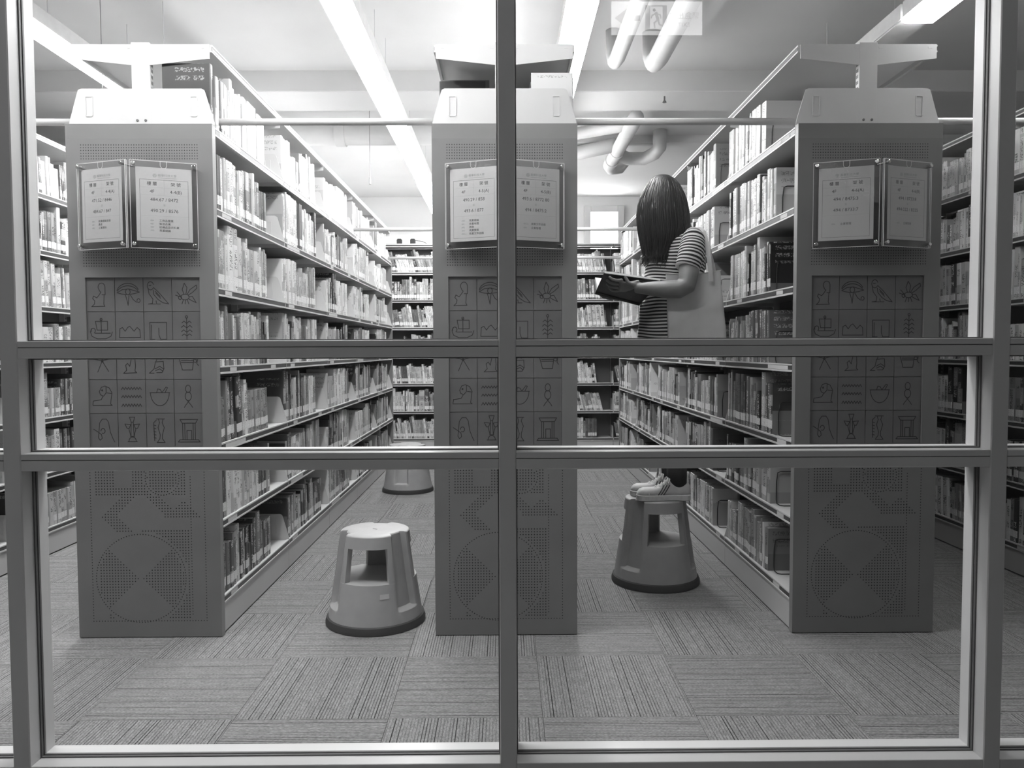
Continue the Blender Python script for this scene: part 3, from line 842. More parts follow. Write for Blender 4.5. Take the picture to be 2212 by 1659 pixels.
# ---- angled acrylic shelf signs on the three end panels
def make_sign(xc, sd, lines, label):
    """sd = -1 left leaf, +1 right leaf; the pair forms a V whose ridge points at the glazing"""
    p_in = Vector((xc + sd * 0.010, Y0 - 0.036 - 0.105, 0)); p_out = Vector((xc + sd * 0.242, Y0 - 0.036 - 0.024, 0))
    a, b = (p_out, p_in) if sd < 0 else (p_in, p_out)
    e = (b - a); W = e.length; e.normalize(); nrm = Vector((-e.y, e.x, 0))     # local +Y (away from the viewer)
    mtx = Matrix(((e.x, nrm.x, 0, a.x), (e.y, nrm.y, 0, a.y), (0, 0, 1, 1.612), (0, 0, 0, 1)))
    t = empty('shelf_sign'); t.matrix_world = mtx
    tag(t, label, 'sign', 'acrylic shelf signs')
    Hh = 0.345
    MB().box(0, W, 0.0, 0.003, 0, Hh).build('front_sheet', 'acrylic', t)
    MB().box(0, W, 0.007, 0.010, 0, Hh).build('back_sheet', 'acrylic', t)
    ed = MB()
    for yy in (0.0, 0.007):
        ed.box(0, W, yy, yy + 0.003, -0.0012, 0.0002); ed.box(0, W, yy, yy + 0.003, Hh - 0.0002, Hh + 0.0012)
        ed.box(-0.0012, 0.0002, yy, yy + 0.003, 0, Hh); ed.box(W - 0.0002, W + 0.0012, yy, yy + 0.003, 0, Hh)
    ed.build('sheet_edge', 'acrylic_edge', t)
    px0 = 0.020 if sd > 0 else W - 0.020 - 0.206
    pz0 = 0.028
    pw, ph = 0.206, 0.292
    pa = MB().box(px0, px0 + pw, 0.0038, 0.0048, pz0, pz0 + ph).build('paper', 'paper', t)
    tx = MB()
    y = 0.0035
    X = lambda u: px0 + u * pw
    Z = lambda v: pz0 + (1 - v) * ph
    # frame and rules
    fr = [(X(.07), Z(.165)), (X(.93), Z(.165)), (X(.93), Z(.955)), (X(.07), Z(.955)), (X(.07), Z(.165))]
    tx.ribbon(fr, 0.0009, y, 0)
    for v in (.27, .375, .655): tx.ribbon([(X(.07), Z(v)), (X(.93), Z(v))], 0.0004, y, 1)
    tx.ribbon([(X(.5), Z(.165)), (X(.5), Z(.375))], 0.0004, y, 1)
    text_into(tx, '龍華科技大學', 0.0115, X(.56), Z(.105), y, 'CENTER', 1)
    tx.ribbon([(X(.40), Z(.137)), (X(.72), Z(.137))], 0.0012, y, 1)
    tx.ribbon([(X(.335) + 0.0065 * math.cos(q), Z(.108) + 0.0065 * math.sin(q)) for q in [k * math.pi / 8 for k in range(17)]], 0.0012, y, 1)
    tx.ribbon([(X(.335) + 0.003 * math.cos(q), Z(.108) + 0.003 * math.sin(q)) for q in [k * math.pi / 5 for k in range(11)]], 0.0015, y, 1)
    text_into(tx, '樓 層', 0.0165, X(.285), Z(.222), y); text_into(tx, '架 號', 0.0165, X(.71), Z(.222), y)
    text_into(tx, '4F', 0.0175, X(.285), Z(.325), y); text_into(tx, lines[0], 0.0175, X(.71), Z(.325), y)
    text_into(tx, lines[1], 0.0185, X(.5), Z(.435), y)
    text_into(tx, '至', 0.0095, X(.5), Z(.51), y, 'CENTER', 1)
    text_into(tx, lines[2], 0.0185, X(.5), Z(.585), y)
    n = len(lines[3])
    for k, (num, txt) in enumerate(lines[3]):
        v = (.72 if n > 2 else .775) + k * (.045 if n > 2 else .055)
        text_into(tx, num, 0.0095, X(.24), Z(v), y, 'LEFT', 1); text_into(tx, txt, 0.0105, X(.40), Z(v), y, 'LEFT', 0)
    tx.build('printed_text', ['ink', 'ink_soft'], pa)
    # thumb notch and chrome stand-offs
    nt = MB().ribbon([(W * .5 - 0.012, Hh)] + [(W * .5 + 0.012 * math.cos(rad(q)), Hh - 0.016 + 0.012 * math.sin(rad(q))) for q in range(180, 361, 20)] + [(W * .5 + 0.012, Hh)], 0.0016, -0.0008)
    nt.build('thumb_notch', 'acrylic_edge', t)
    for xx in (0.012, W - 0.012):
        for zz in (0.014, Hh - 0.014):
            yb = 0.010 + (0.024 if (xx > W / 2) == (sd > 0) else 0.06)
            st = MB().tube([(xx, -0.012, zz), (xx, -0.0105, zz), (xx, -0.0005, zz), (xx, 0.0, zz), (xx, yb, zz)], [0.006, 0.0075, 0.0075, 0.0055, 0.0055], 12)
            st.build('standoff', 'chrome', t, smooth=0.7)
L484 = [('484', '工商品營業'), ('487', '製造品業'), ('489', '紡織品及衣料業'), ('490', '商業總論')]
make_sign(XC['left'], -1, ('4-4(A)', '471.52 / 8446', '484.67 / 847', [('480', '商業總論各類'), ('481', '農產'), ('482', '工業原料')]), 'acrylic sign 4-4(A), bright left leaf on the left end panel')
make_sign(XC['left'], 1, ('4-4(B)', '484.67 / 8472', '490.29 / 8576', L484), 'acrylic sign 4-4(B), right leaf on the left end panel')
make_sign(XC['middle'], -1, ('4-5(A)', '490.29 / 858', '493.6 / 877', [('490', '商業總論'), ('491', '商業地理'), ('492', '商政'), ('493', '商業實務'), ('493.6', '商業文件函牘')]), 'acrylic sign 4-5(A), left leaf on the middle end panel')
make_sign(XC['middle'], 1, ('4-5(B)', '493.6 / 8772 80', '494 / 8475:2', [('493.6', '商業文件函牘'), ('494', '企業管理')]), 'acrylic sign 4-5(B), right leaf on the middle end panel')
make_sign(XC['right'], -1, ('4-6(A)', '494 / 8475:3', '494 / 8733:7', [('494', '企業管理')]), 'acrylic sign 4-6(A), left leaf on the right end panel')
make_sign(XC['right'], 1, ('4-6(B)', '494 / 8733:8', '494.022 / 8325', [('494', '企業管理')]), 'acrylic sign 4-6(B), right leaf on the right end panel')

# ================================================================== BOOKS
rng = random.Random(11)
CAM_RI = CAM_R.to_3x3().transposed()
def project(p):
    """picture size of a thing, to decide which books are near enough to be built one by one"""
    q = CAM_RI @ (Vector(p) - Vector((0, 0, 1.2)))
    return 1106 - 1660 * q.x / q.z, 829.5 + 1660 * q.y / q.z, -q.z

def pick_tone(dark=0.16, mid=0.22):
    r = rng.random()
    if r < dark: return rng.uniform(0.012, 0.07), rng.uniform(0.35, 0.7)
    if r < dark + mid: return rng.uniform(0.12, 0.32), rng.choice((rng.uniform(0.5, 0.75), 0.03))
    return rng.uniform(0.38, 0.72), rng.uniform(0.03, 0.2)

BOOKS = []       # dict(O, e, n, lean, t, h, d, tone, ink, seed, band, where...)
def fill_row(O, e, n, length, fill, where, hm=0.235, lean=0.0, dark=0.16, mid=0.22, first=None, tmean=0.026, band=True, dmax=0.235):
    """a run of upright books starting at O, going along e, spines facing n"""
    O = Vector(O); e = Vector(e); n = Vector(n)
    u = 0.006 + (0.24 * math.sin(lean) if lean > 0 else 0)
    idx = 0
    run_h = hm; run_tone = pick_tone(dark, mid); run_t = None; left = 0
    while True:
        if left <= 0:
            left = rng.choice((1, 1, 1, 2, 2, 3, 4, 6))
            run_h = min(0.282, max(0.175, rng.gauss(hm, 0.022)))
            run_tone = pick_tone(dark, mid); run_t = max(0.009, min(0.058, rng.lognormvariate(math.log(tmean), 0.42)))
            series = left > 3
        left -= 1
        h = run_h if series else min(0.284, max(0.17, run_h + rng.uniform(-0.02, 0.02)))
        t = run_t * (1 if series else rng.uniform(0.85, 1.15))
        tone, ink = run_tone if series else pick_tone(dark, mid)
        if first and idx == 0: h, t, tone, ink = first
        if u + t > length * fill: break
        d = min(dmax, h * rng.uniform(0.70, 0.78))
        BOOKS.append(dict(O=O + e * u - n * (0.002 + rng.uniform(0.0, 0.014)), e=e, n=n, lean=lean, t=t, h=h, d=d, tone=tone, ink=ink, seed=rng.random(), band=band and rng.random() < 0.93, where=where, idx=idx))
        u += t / math.cos(lean) + rng.uniform(0.0003, 0.0012)
        idx += 1

def range_rows(xc, sd, name, start=0, stop=NSEC):
    for li, z in enumerate(LEVELS):
        zz = z + 0.0282
        for s in range(start, stop):
            f = rng.uniform(0.70, 0.82)
            hm = rng.uniform(0.225, 0.25); dk, md = 0.14, 0.22; lean = 0.0; first = None; tm = 0.027
            if name in ('left', 'right') and s == 0: f = rng.uniform(0.71, 0.77)
            if name == 'right' and s == 0: f = [0.62, 0.72, 0.70, 0.66, 0.74, 0.70, 0.66][li]
            if li >= 4: dk, md = 0.24, 0.30
            if li == 6: dk, md, hm = 0.30, 0.30, 0.225
            if rng.random() < 0.25: lean = rad(rng.uniform(1.0, 3.5))
            if name == 'left' and s == 0 and li == 0: first, hm, lean = (0.268, 0.030, 0.05, 0.5), 0.255, 0.0
            if name == 'left' and li <= 1: dk, md = 0.06, 0.14
            if sd > 0: fill_row((xc + HW - 0.006, Y0 + s * SEC, zz), (0, 1, 0), (1, 0, 0), SEC, f, (name, li, s), hm, lean, dk, md, first, tm)
            else: fill_row((xc - HW + 0.006, Y0 + (s + 1) * SEC, zz), (0, -1, 0), (-1, 0, 0), SEC, f, (name, li, s), hm, lean, dk, md, first, tm)
range_rows(XC['left'], 1, 'left')
range_rows(XC['right'], -1, 'right')
range_rows(-2.985, 1, 'far left', 0, 4)
range_rows(3.0, -1, 'far right', 0, 4)
range_rows(XC['middle'], 1, 'middle right', 0, 3)
range_rows(XC['middle'], -1, 'middle left', 0, 3)
for k, x in enumerate(FX):
    for li, z in enumerate(FLEV):
        ln = [rad(14), rad(0), rad(9), rad(3), rad(6), rad(0), rad(7)][(li + k) % 7]
        f = {2: [0.94, 0.94, 0.93, 0.84, 0.82, 0.88, 0.82][li]}.get(k, 0.95)
        fill_row((x, FY + 0.008, z + 0.0265), (1, 0, 0), (0, -1, 0), 1.0, f, ('wall%d' % k, li, 0), 0.235, ln, 0.10, 0.25, None, 0.022)

def book_geo(b, parts):
    """book in its own frame: x thickness, y inwards from the spine, z up"""
    t, h, d = b['t'], b['h'], b['d']
    c = min(0.0022, t * 0.12)
    prof = [(0, d), (0, 0.0035), (t * .18, 0.0), (t * .82, 0.0), (t, 0.0035), (t, d), (t - c, d), (t - c, 0.005), (c, 0.005), (c, d)]
    k = len(prof)
    v = [(x, y, 0.0) for x, y in prof] + [(x, y, h) for x, y in prof]
    f = [(i, (i + 1) % k, k + (i + 1) % k, k + i) for i in range(k)]
    f += [(0, 9, 8, 1), (1, 8, 7, 4), (1, 4, 3, 2), (7, 6, 5, 4)]
    f += [(k + 1, k + 8, k + 9, k), (k + 4, k + 7, k + 8, k + 1), (k + 2, k + 3, k + 4, k + 1), (k + 4, k + 5, k + 6, k + 7)]
    kind = [0.5, 1, 1, 1, 0.5, 0, 0, 0, 0, 0] + [0] * 8
    uv = []
    for fi, ff in enumerate(f):
        for i in ff:
            x, y, z = v[i]
            uv.append(((x / t * 2 - 1), z) if kind[fi] == 1 else (y, z))
    out = dict(v=v, f=f, kind=kind, uv=uv)
    pg = dict(v=[(c, 0.006, .003), (t - c, 0.006, .003), (t - c, d - .003, .003), (c, d - .003, .003), (c, 0.006, h - .003), (t - c, 0.006, h - .003), (t - c, d - .003, h - .003), (c, d - .003, h - .003)],
              f=[(0, 3, 2, 1), (4, 5, 6, 7), (2, 3, 7, 6)])
    z0 = 0.030; z1 = min(0.068, h * .32)
    e = 0.0006
    lb = dict(v=[(t * .02, 0.0035 - e, z0), (t * .18, -e, z0), (t * .82, -e, z0), (t * .98, 0.0035 - e, z0), (t * .02, 0.0035 - e, z1), (t * .18, -e, z1), (t * .82, -e, z1), (t * .98, 0.0035 - e, z1)],
              f=[(0, 1, 5, 4), (1, 2, 6, 5), (2, 3, 7, 6)]) if b['band'] else None
    return out, pg, lb

def book_matrix(b):
    e, n, O = b['e'], b['n'], b['O']
    m = Matrix(((e.x, -n.x, 0, O.x), (e.y, -n.y, 0, O.y), (e.z, -n.z, 1, O.z), (0, 0, 0, 1)))
    if b['lean']: m = m @ Matrix.Rotation(-b['lean'], 4, 'Y')
    return m

# ---- which books show largest
for b in BOOKS:
    p = b['O'] + b['e'] * (b['t'] / 2) + Vector((0, 0, b['h'] * 0.5))
    p2 = b['O'] + b['e'] * b['t'] + Vector((0, 0, b['h'] * 0.5))
    x, y, dz = project(p); x2, _, _ = project(p2); x0, _, _ = project(b['O'] + Vector((0, 0, b['h'] * 0.5)))
    a = abs(x2 - x0) * b['h'] * 1660 / dz
    nm = b['where'][0]
    vis = {'left': 467 < x < 848, 'right': 1347 < x < 1714, 'far left': 78 < x < 160 or x < 16, 'far right': 2022 < x < 2098 or x > 2184}.get(nm, False)
    if nm.startswith('wall'): vis = 850 < x < 928 or 1245 < x < 1345
    if x < 4 or x > 2208 or y < 4: vis = False
    hh = b['h'] * 830 / dz
    for (r0, r1) in ((728, 776), (966, 1017)):
        if y - hh > r0 - 6 and y + hh < r1 + 6: vis = False
        elif r0 < y < r1: a *= 0.5
    b['area'] = a if vis else 0.0
BOOKS.sort(key=lambda b: -b['area'])
NB_SINGLE = 300
single, rest = BOOKS[:NB_SINGLE], BOOKS[NB_SINGLE:]

def attach_attr(me, uvs, cols):
    ul = me.uv_layers.new(name='UVMap')
    ul.data.foreach_set('uv', np.asarray(uvs, dtype=np.float32).ravel())
    ca = me.color_attributes.new('bk', 'FLOAT_COLOR', 'CORNER')
    ca.data.foreach_set('color', np.asarray(cols, dtype=np.float32).ravel())

ORDN = lambda k: {1: '1st', 2: '2nd', 3: '3rd'}.get(k, '%dth' % k) if k % 100 not in (11, 12, 13) and k < 4 else ({1: '%dst', 2: '%dnd', 3: '%drd'}.get(k % 10, '%dth') % k if k > 20 else '%dth' % k)
LEVN = ['top', 'second', 'third', 'fourth', 'fifth', 'sixth', 'bottom']
BAYN = ['nearest', 'second', 'third', 'fourth', 'fifth']
rowlen = {}
for b in BOOKS: rowlen[b['where']] = max(rowlen.get(b['where'], 0), b['idx'] + 1)
WHERE = {'left': 'left aisle bookcase', 'right': 'bookcase right of reader', 'far left': 'far left bookcase', 'far right': 'far right bookcase', 'wall0': 'wall bookcase closing left aisle', 'wall2': 'wall bookcase behind reader', 'wall3': 'narrow wall bookcase strip'}
for b in single:
    out, pg, lb = book_geo(b, True)
    me = bpy.data.meshes.new('book'); me.from_pydata(out['v'], [], out['f']); me.materials.append(M['book'])
    cols = []
    for fi, ff in enumerate(out['f']): cols += [(b['tone'], b['ink'], b['seed'], out['kind'][fi])] * len(ff)
    attach_attr(me, out['uv'], cols)
    o = put('book', me, None, mtx=book_matrix(b))
    mp = bpy.data.meshes.new('pages'); mp.from_pydata(pg['v'], [], pg['f']); mp.materials.append(M['pages']); put('pages', mp, o)
    if lb:
        ml = bpy.data.meshes.new('spine_label'); ml.from_pydata(lb['v'], [], lb['f']); ml.materials.append(M['spine_label']); put('spine_label', ml, o)
    nm, li, s = b['where']
    k = b['idx'] + 1
    tone = 'black' if b['tone'] < .075 else 'dark grey' if b['tone'] < .2 else 'grey' if b['tone'] < .42 else 'pale'
    thick = 'thin ' if b['t'] < .018 else 'thick ' if b['t'] > .036 else ''
    if nm.startswith('wall'):
        lab = '%s%s book %s from left, %s shelf, %s' % (thick, tone, ORDN(k), LEVN[li], WHERE[nm])
    else:
        if nm in ('right', 'far right'): k = rowlen[b['where']] - b['idx']
        lab = '%s%s book %s from near end, %s shelf, %s bay, %s' % (thick, tone, ORDN(k), LEVN[li], BAYN[s], WHERE[nm])
    tag(o, lab, 'book', 'library books on the shelves')

# ---- all remaining books (beyond the 300 that show largest): one mesh
V, F, U, Cc, MI = [], [], [], [], []
for b in rest:
    out, pg, lb = book_geo(b, False)
    m = book_matrix(b)
    for part, mi in ((out, 0), (pg, 1), (lb, 2)):
        if part is None: continue
        base = len(V)
        V += [tuple(m @ Vector(p)) for p in part['v']]
        for fi, ff in enumerate(part['f']):
            F.append(tuple(base + i for i in ff)); MI.append(mi)
            kd = part['kind'][fi] if mi == 0 else 0
            Cc += [(b['tone'], b['ink'], b['seed'], kd)] * len(ff)
        U += part['uv'] if mi == 0 else [(0, 0)] * sum(len(ff) for ff in part['f'])
me = bpy.data.meshes.new('books_beyond'); me.from_pydata(V, [], F)
for k in ('book', 'pages', 'spine_label'): me.materials.append(M[k])
me.polygons.foreach_set('material_index', MI)
attach_attr(me, U, Cc)
o = put('shelved_books', me)
tag(o, 'remaining rows of library books filling the farther bays of all bookcases', 'books', kind='stuff')

# ---- wire book supports in the shelf gaps
def wire_mesh():
    pts = [(0.0, 0.03, 0.02), (0.0, 0.03, 0.10), (0.0, 0.036, 0.145), (0.0, 0.05, 0.15), (0.0, 0.135, 0.15), (0.0, 0.15, 0.14), (0.0, 0.15, 0.01), (0.012, 0.15, 0.0025), (0.05, 0.15, 0.0025), (0.06, 0.14, 0.0025), (0.06, 0.045, 0.0025), (0.05, 0.03, 0.0025), (0.01, 0.03, 0.0025), (0.0, 0.03, 0.02)]
    return MB().tube(pts[:-1], 0.0024, 6, 0, False, True).mesh('wire_bookend', 'wire', smooth=True)
wire_me = wire_mesh()
ends = {}
for b in BOOKS:
    w = b['where']; u = (b['O'] - Vector((0, 0, 0))).dot(b['e']) + b['t'] / math.cos(b['lean'])
    if w not in ends or u > ends[w][0]: ends[w] = (u, b)
for w, (u, b) in sorted(ends.items(), key=lambda q: str(q[0])):
    nm, li, s = w
    if not (nm == 'right' and s <= 1 and li in (0, 1, 2, 3, 4, 5, 6)) and not (nm == 'left' and s == 0 and li == 6): continue
    bb = dict(b); bb['lean'] = 0.0
    bb['O'] = b['O'] + b['e'] * (b['t'] / math.cos(b['lean']) + 0.006)
    o = put('wire_bookend', wire_me, None, mtx=book_matrix(bb))
    tag(o, 'black bent wire bookend on the %s shelf, %s bay, %s' % (LEVN[li], BAYN[s], WHERE[nm]), 'bookend', 'black wire bookends')
for k, (x, lab) in enumerate(((-1.26, 'small black box lying on top of the wall bookcase closing the left aisle'), (-1.10, 'black clip with a bent wire on top of the wall bookcase'))):
    mb = MB().box(-0.03, 0.03, -0.03, 0.03, 0.0, 0.05)
    mb.prism([(-0.03, 0.05), (0.03, 0.05), (0.02, 0.062), (-0.02, 0.062)], 'y', -0.02, 0.02)
    if k: mb.tube([(0.03, 0, 0.045), (0.12, 0, 0.03), (0.17, 0, 0.004)], 0.004, 6)
    tag(mb.build('shelf_clip' if k else 'small_box', 'black', None, loc=(x, FY + 0.06, 2.4675)), lab, 'clip' if k else 'box')

# ================================================================== STEP STOOLS
def stool_meshes():
    PIL = [0.0, 120.0, 240.0]
    def dpil(phi):
        return min(abs((phi - p + 180) % 360 - 180) for p in PIL)
    N = 144
    def shell(zs, rfun, mb, skip=lambda p, z0, z1: False):
        """outer surface as a polar grid"""
        rows = [[(rfun(360.0 * j / N, z) * math.cos(rad(360.0 * j / N)), rfun(360.0 * j / N, z) * math.sin(rad(360.0 * j / N)), z) for j in range(N)] for z in zs]
        base = len(mb.v); mb.v += [p for r in rows for p in r]
        for i in range(len(zs) - 1):
            for j in range(N):
                if skip(360.0 * (j + .5) / N, zs[i], zs[i + 1]): continue
                j2 = (j + 1) % N
                mb.f.append((base + i * N + j, base + i * N + j2, base + (i + 1) * N + j2, base + (i + 1) * N + j)); mb.m.append(0)
    def sm(a, b, x):
        x = max(0.0, min(1.0, (x - a) / (b - a))); return x * x * (3 - 2 * x)
    ZS = 0.205; ZT = 0.405
    def r_low(phi, z):
        r = 0.207 + (0.180 - 0.207) * (z - 0.03) / (ZS - 0.03)
        ch = 1 - sm(16.0, 18.0, dpil(phi))
        if z > 0.082: r -= 0.030 * ch * sm(0.082, 0.092, z)
        return r
    low = MB()
    shell([0.03, 0.06, 0.081, 0.084, 0.088, 0.093, 0.13, 0.17, 0.2, ZS], r_low, low)
    # tread: flat ring to the centre
    base = len(low.v)
    ring = [(r_low(360.0 * j / N, ZS) * math.cos(rad(360.0 * j / N)), r_low(360.0 * j / N, ZS) * math.sin(rad(360.0 * j / N)), ZS) for j in range(N)]
    low.v += ring + [(0, 0, ZS + 0.001)]
    for j in range(N): low.f.append((base + j, base + (j + 1) % N, base + N)); low.m.append(0)
    low_me = low.mesh('base_drum', 'stool', smooth=0.6)
    def r_up(phi, z):
        r = 0.1785 + (0.151 - 0.1785) * (z - ZS) / (ZT - ZS)
        ch = 1 - sm(16.0, 18.0, dpil(phi))
        return r - 0.029 * ch
    def openw(phi, z0, z1):
        w = 27.0
        return dpil(phi) > w and (z0 + z1) / 2 < 0.352
    up = MB()
    zsu = [ZS, 0.24, 0.28, 0.32, 0.345, 0.352, 0.36, 0.395, 0.402, ZT]
    shell(zsu, lambda p, z: r_up(p, z) - (0.003 if z >= ZT else 0), up, openw)
    # inner skins and cheeks of the pillars
    for p in PIL:
        for sgn in (-1, 1):
            ph = p + sgn * 27.0
            a = [(r_up(ph, z), z) for z in (ZS, 0.352)]
            ins = 0.028
            up._add([(a[0][0] * math.cos(rad(ph)), a[0][0] * math.sin(rad(ph)), ZS), (a[1][0] * math.cos(rad(ph)), a[1][0] * math.sin(rad(ph)), 0.352), ((a[1][0] - ins) * math.cos(rad(ph)), (a[1][0] - ins) * math.sin(rad(ph)), 0.352), ((a[0][0] - ins) * math.cos(rad(ph)), (a[0][0] - ins) * math.sin(rad(ph)), ZS)], [(0, 1, 2, 3)])
        rows = []
        for k in range(9):
            ph = p - 27 + k * 6.75
            rows.append([((r_up(p + 27, z) - 0.028) * math.cos(rad(ph)), (r_up(p + 27, z) - 0.028) * math.sin(rad(ph)), z) for z in (ZS, 0.352)])
        for k in range(8): up._add([rows[k][0], rows[k][1], rows[k + 1][1], rows[k + 1][0]], [(0, 1, 2, 3)])
    # underside of the seat ring
    base = len(up.v)
    up.v += [((r_up(360.0 * j / N, 0.352) - 0.002) * math.cos(rad(360.0 * j / N)), (r_up(360.0 * j / N, 0.352) - 0.002) * math.sin(rad(360.0 * j / N)), 0.352) for j in range(N)] + [(0, 0, 0.356)]
    for j in range(N): up.f.append((base + (j + 1) % N, base + j, base + N)); up.m.append(0)
    up_me = up.mesh('pillars', 'stool', smooth=0.6)
    top = MB()
    base = 0
    zz = lambda q: ZT + (0.0 if q > 0.5 else -0.0015)
    rad_steps = [1.0, 0.97, 0.7, 0.4, 0.12]
    for q in rad_steps:
        top.v += [(((r_up(360.0 * j / N, ZT) - 0.003) * q) * math.cos(rad(360.0 * j / N)), ((r_up(360.0 * j / N, ZT) - 0.003) * q) * math.sin(rad(360.0 * j / N)), ZT + (0.0005 if q == 1.0 else 0.0022)) for j in range(N)]
    for i in range(len(rad_steps) - 1):
        for j in range(N):
            j2 = (j + 1) % N
            top.f.append((i * N + j, i * N + j2, (i + 1) * N + j2, (i + 1) * N + j)); top.m.append(0)
    k0 = (len(rad_steps) - 1) * N
    top.f.append(tuple(k0 + j for j in range(N))); top.m.append(0)
    top_me = top.mesh('top_step', 'stool', smooth=0.6)
    slot_me = MB().box(-0.012, 0.012, -0.003, 0.003, ZT + 0.0018, ZT + 0.0028).mesh('slot', 'gasket')
    ring_me = MB().lathe([(0.198, 0.0), (0.219, 0.002), (0.2195, 0.014), (0.214, 0.032), (0.207, 0.036), (0.198, 0.034)], 72).mesh('rubber_ring', 'rubber', smooth=0.7)
    lab = MB()
    rr = 0.1905
    for k in range(5):
        a0, a1 = rad(-41 + k * 2.4), rad(-41 + (k + 1) * 2.4)
        lab._add([((rr + .0008) * math.cos(a0), (rr + .0008) * math.sin(a0), .148), ((rr + .0008) * math.cos(a1), (rr + .0008) * math.sin(a1), .148), ((rr - .0025) * math.cos(a1), (rr - .0025) * math.sin(a1), .168), ((rr - .0025) * math.cos(a0), (rr - .0025) * math.sin(a0), .168)], [(0, 1, 2, 3)], 0)
    lab_me = lab.mesh('sticker', 'paper')
    return low_me, up_me, top_me, slot_me, ring_me, lab_me
SM = stool_meshes()
def make_stool(x, y, rz, sc, label, sticker):
    t = empty('step_stool', (x, y, 0), rz)
    tag(t, label, 'step stool', 'grey kick step stools')
    for nme, me in zip(('base_drum', 'pillars', 'top_step', 'slot', 'rubber_ring'), SM): put(nme, me, t)
    if sticker: put('sticker', SM[5], t, (0, 0, 0))
    t.scale = sc
    return t
make_stool(-0.583, 3.39, rad(-34), (1, 1, 1.0), 'round pale grey step stool alone on the floor of the left aisle', True)
make_stool(0.775, 3.945, rad(-141), (1.03, 1.03, 1.075), 'round grey step stool with white sneakers standing on it', False)
make_stool(-0.840, 6.555, rad(20), (1, 1, 0.98), 'round grey step stool far down the left aisle, partly hidden', False)
STOOL_TOP = (0.405 + 0.0022) * 1.075

# ================================================================== THE READER
PR = Vector((0.80, 3.95, STOOL_TOP))
person = empty('person', PR)
tag(person, 'person with long dark hair in striped top and white sneakers, reading on a stool', 'person')
PT = Matrix.Translation(-PR)
def ell(z, cx, cy, rx, ry, n=40, ph=0.0):
    return [(cx + rx * math.cos(2 * math.pi * k / n + ph), cy + ry * math.sin(2 * math.pi * k / n + ph), z) for k in range(n)]
def remeshed(name, mb, mats, voxel, smooth_it=3):
    tmp = bpy.data.objects.new('tmp', mb.mesh('tmp', mats)); COL.objects.link(tmp)
    r = tmp.modifiers.new('r', 'REMESH'); r.mode = 'VOXEL'; r.voxel_size = voxel
    if smooth_it:
        s = tmp.modifiers.new('s', 'SMOOTH'); s.factor = 0.5; s.iterations = smooth_it
    me = bpy.data.meshes.new_from_object(tmp.evaluated_get(bpy.context.evaluated_depsgraph_get()))
    bpy.data.objects.remove(tmp)
    me.name = name
    me.polygons.foreach_set('use_smooth', [True] * len(me.polygons))
    return me

# ---- body: head, neck, trunk, both arms and hands as one surface
bd = MB(); bd.T = PT
# trunk
bd.loft([ell(*r) for r in ((1.215, .845, 3.97, .125, .15), (1.30, .845, 3.97, .12, .145), (1.45, .855, 3.97, .115, .14), (1.58, .868, 3.97, .115, .15), (1.68, .885, 3.965, .11, .165), (1.74, .90, 3.96, .095, .165), (1.78, .915, 3.96, .06, .09))])
# neck and bowed head (face towards the book)
bd.tube([(.925, 3.955, 1.76), (.905, 3.952, 1.82), (.865, 3.948, 1.88)], [.055, .048, .05], 16)
hd = Matrix.Translation((.795, 3.945, 1.935)) @ Matrix.Rotation(rad(-28), 4, 'Y')
bd.T = PT @ hd
bd.loft([[(cx + rx * math.cos(q), ry * math.sin(q), z) for q in [2 * math.pi * k / 24 for k in range(24)]] for (z, cx, rx, ry) in ((-.115, -.045, .02, .018), (-.105, -.035, .045, .035), (-.07, -.012, .075, .055), (-.02, 0, .09, .066), (.03, .004, .094, .072), (.07, .006, .085, .066), (.10, .008, .06, .048), (.115, .01, .02, .018))])
bd.tube([(-.082, 0, .02), (-.10, 0, -.012), (-.108, 0, -.03), (-.088, 0, -.036)], [.008, .010, .013, .008], 8)       # nose
bd.tube([(-.072, -.022, -.062), (-.08, 0, -.064), (-.072, .022, -.062)], [.005, .008, .005], 8)                       # mouth
for sy in (-1, 1):
    bd.tube([(0.004, sy * .07, .025), (0.012, sy * .078, .0), (0.004, sy * .07, -.025)], [.01, .014, .01], 8)         # ears
bd.T = PT
# near (left) arm, elbow bent, forearm under the book
bd.tube([(.925, 3.815, 1.735), (.912, 3.775, 1.68), (.895, 3.745, 1.61), (.884, 3.722, 1.55), (.872, 3.712, 1.508), (.835, 3.712, 1.490), (.785, 3.722, 1.490), (.725, 3.742, 1.494), (.672, 3.768, 1.499), (.64, 3.785, 1.502)],
        [.052, .052, .050, .047, .047, .046, .044, .037, .028, .026], 18)
# palm, fingers and thumb below the cover
def under(x, y):           # height of the cover's underside
    a = (y - 3.79) / 0.16
    zn = 1.574 + (x - .485) * (-.041 / .284); zs = 1.488 + (x - .464) * (-.062 / .2)
    return zn * (1 - a) + zs * a
bd.loft([[(x, cy + ry * math.cos(q), under(x, cy) - .030 + .0145 * math.sin(q) + (ry * math.cos(q)) * -.45) for q in [2 * math.pi * k / 14 for k in range(14)]] for (x, cy, ry) in ((.655, 3.785, .024), (.63, 3.80, .034), (.60, 3.815, .041), (.575, 3.82, .040), (.565, 3.82, .034))])
for (y0, y1, L, r) in ((3.788, 3.785, .070, .0085), (3.810, 3.812, .080, .0088), (3.832, 3.838, .075, .0085), (3.852, 3.862, .060, .0078)):
    pts = []
    for k in range(5):
        f_ = k / 4
        x = .578 - L * f_; y = y0 + (y1 - y0) * f_
        pts.append((x, y, under(x, y) - .020 - .008 * math.sin(math.pi * f_) + (.006 if k == 4 else 0)))
    bd.tube(pts, [r * 1.1, r * 1.08, r, r * .95, r * .75], 10)
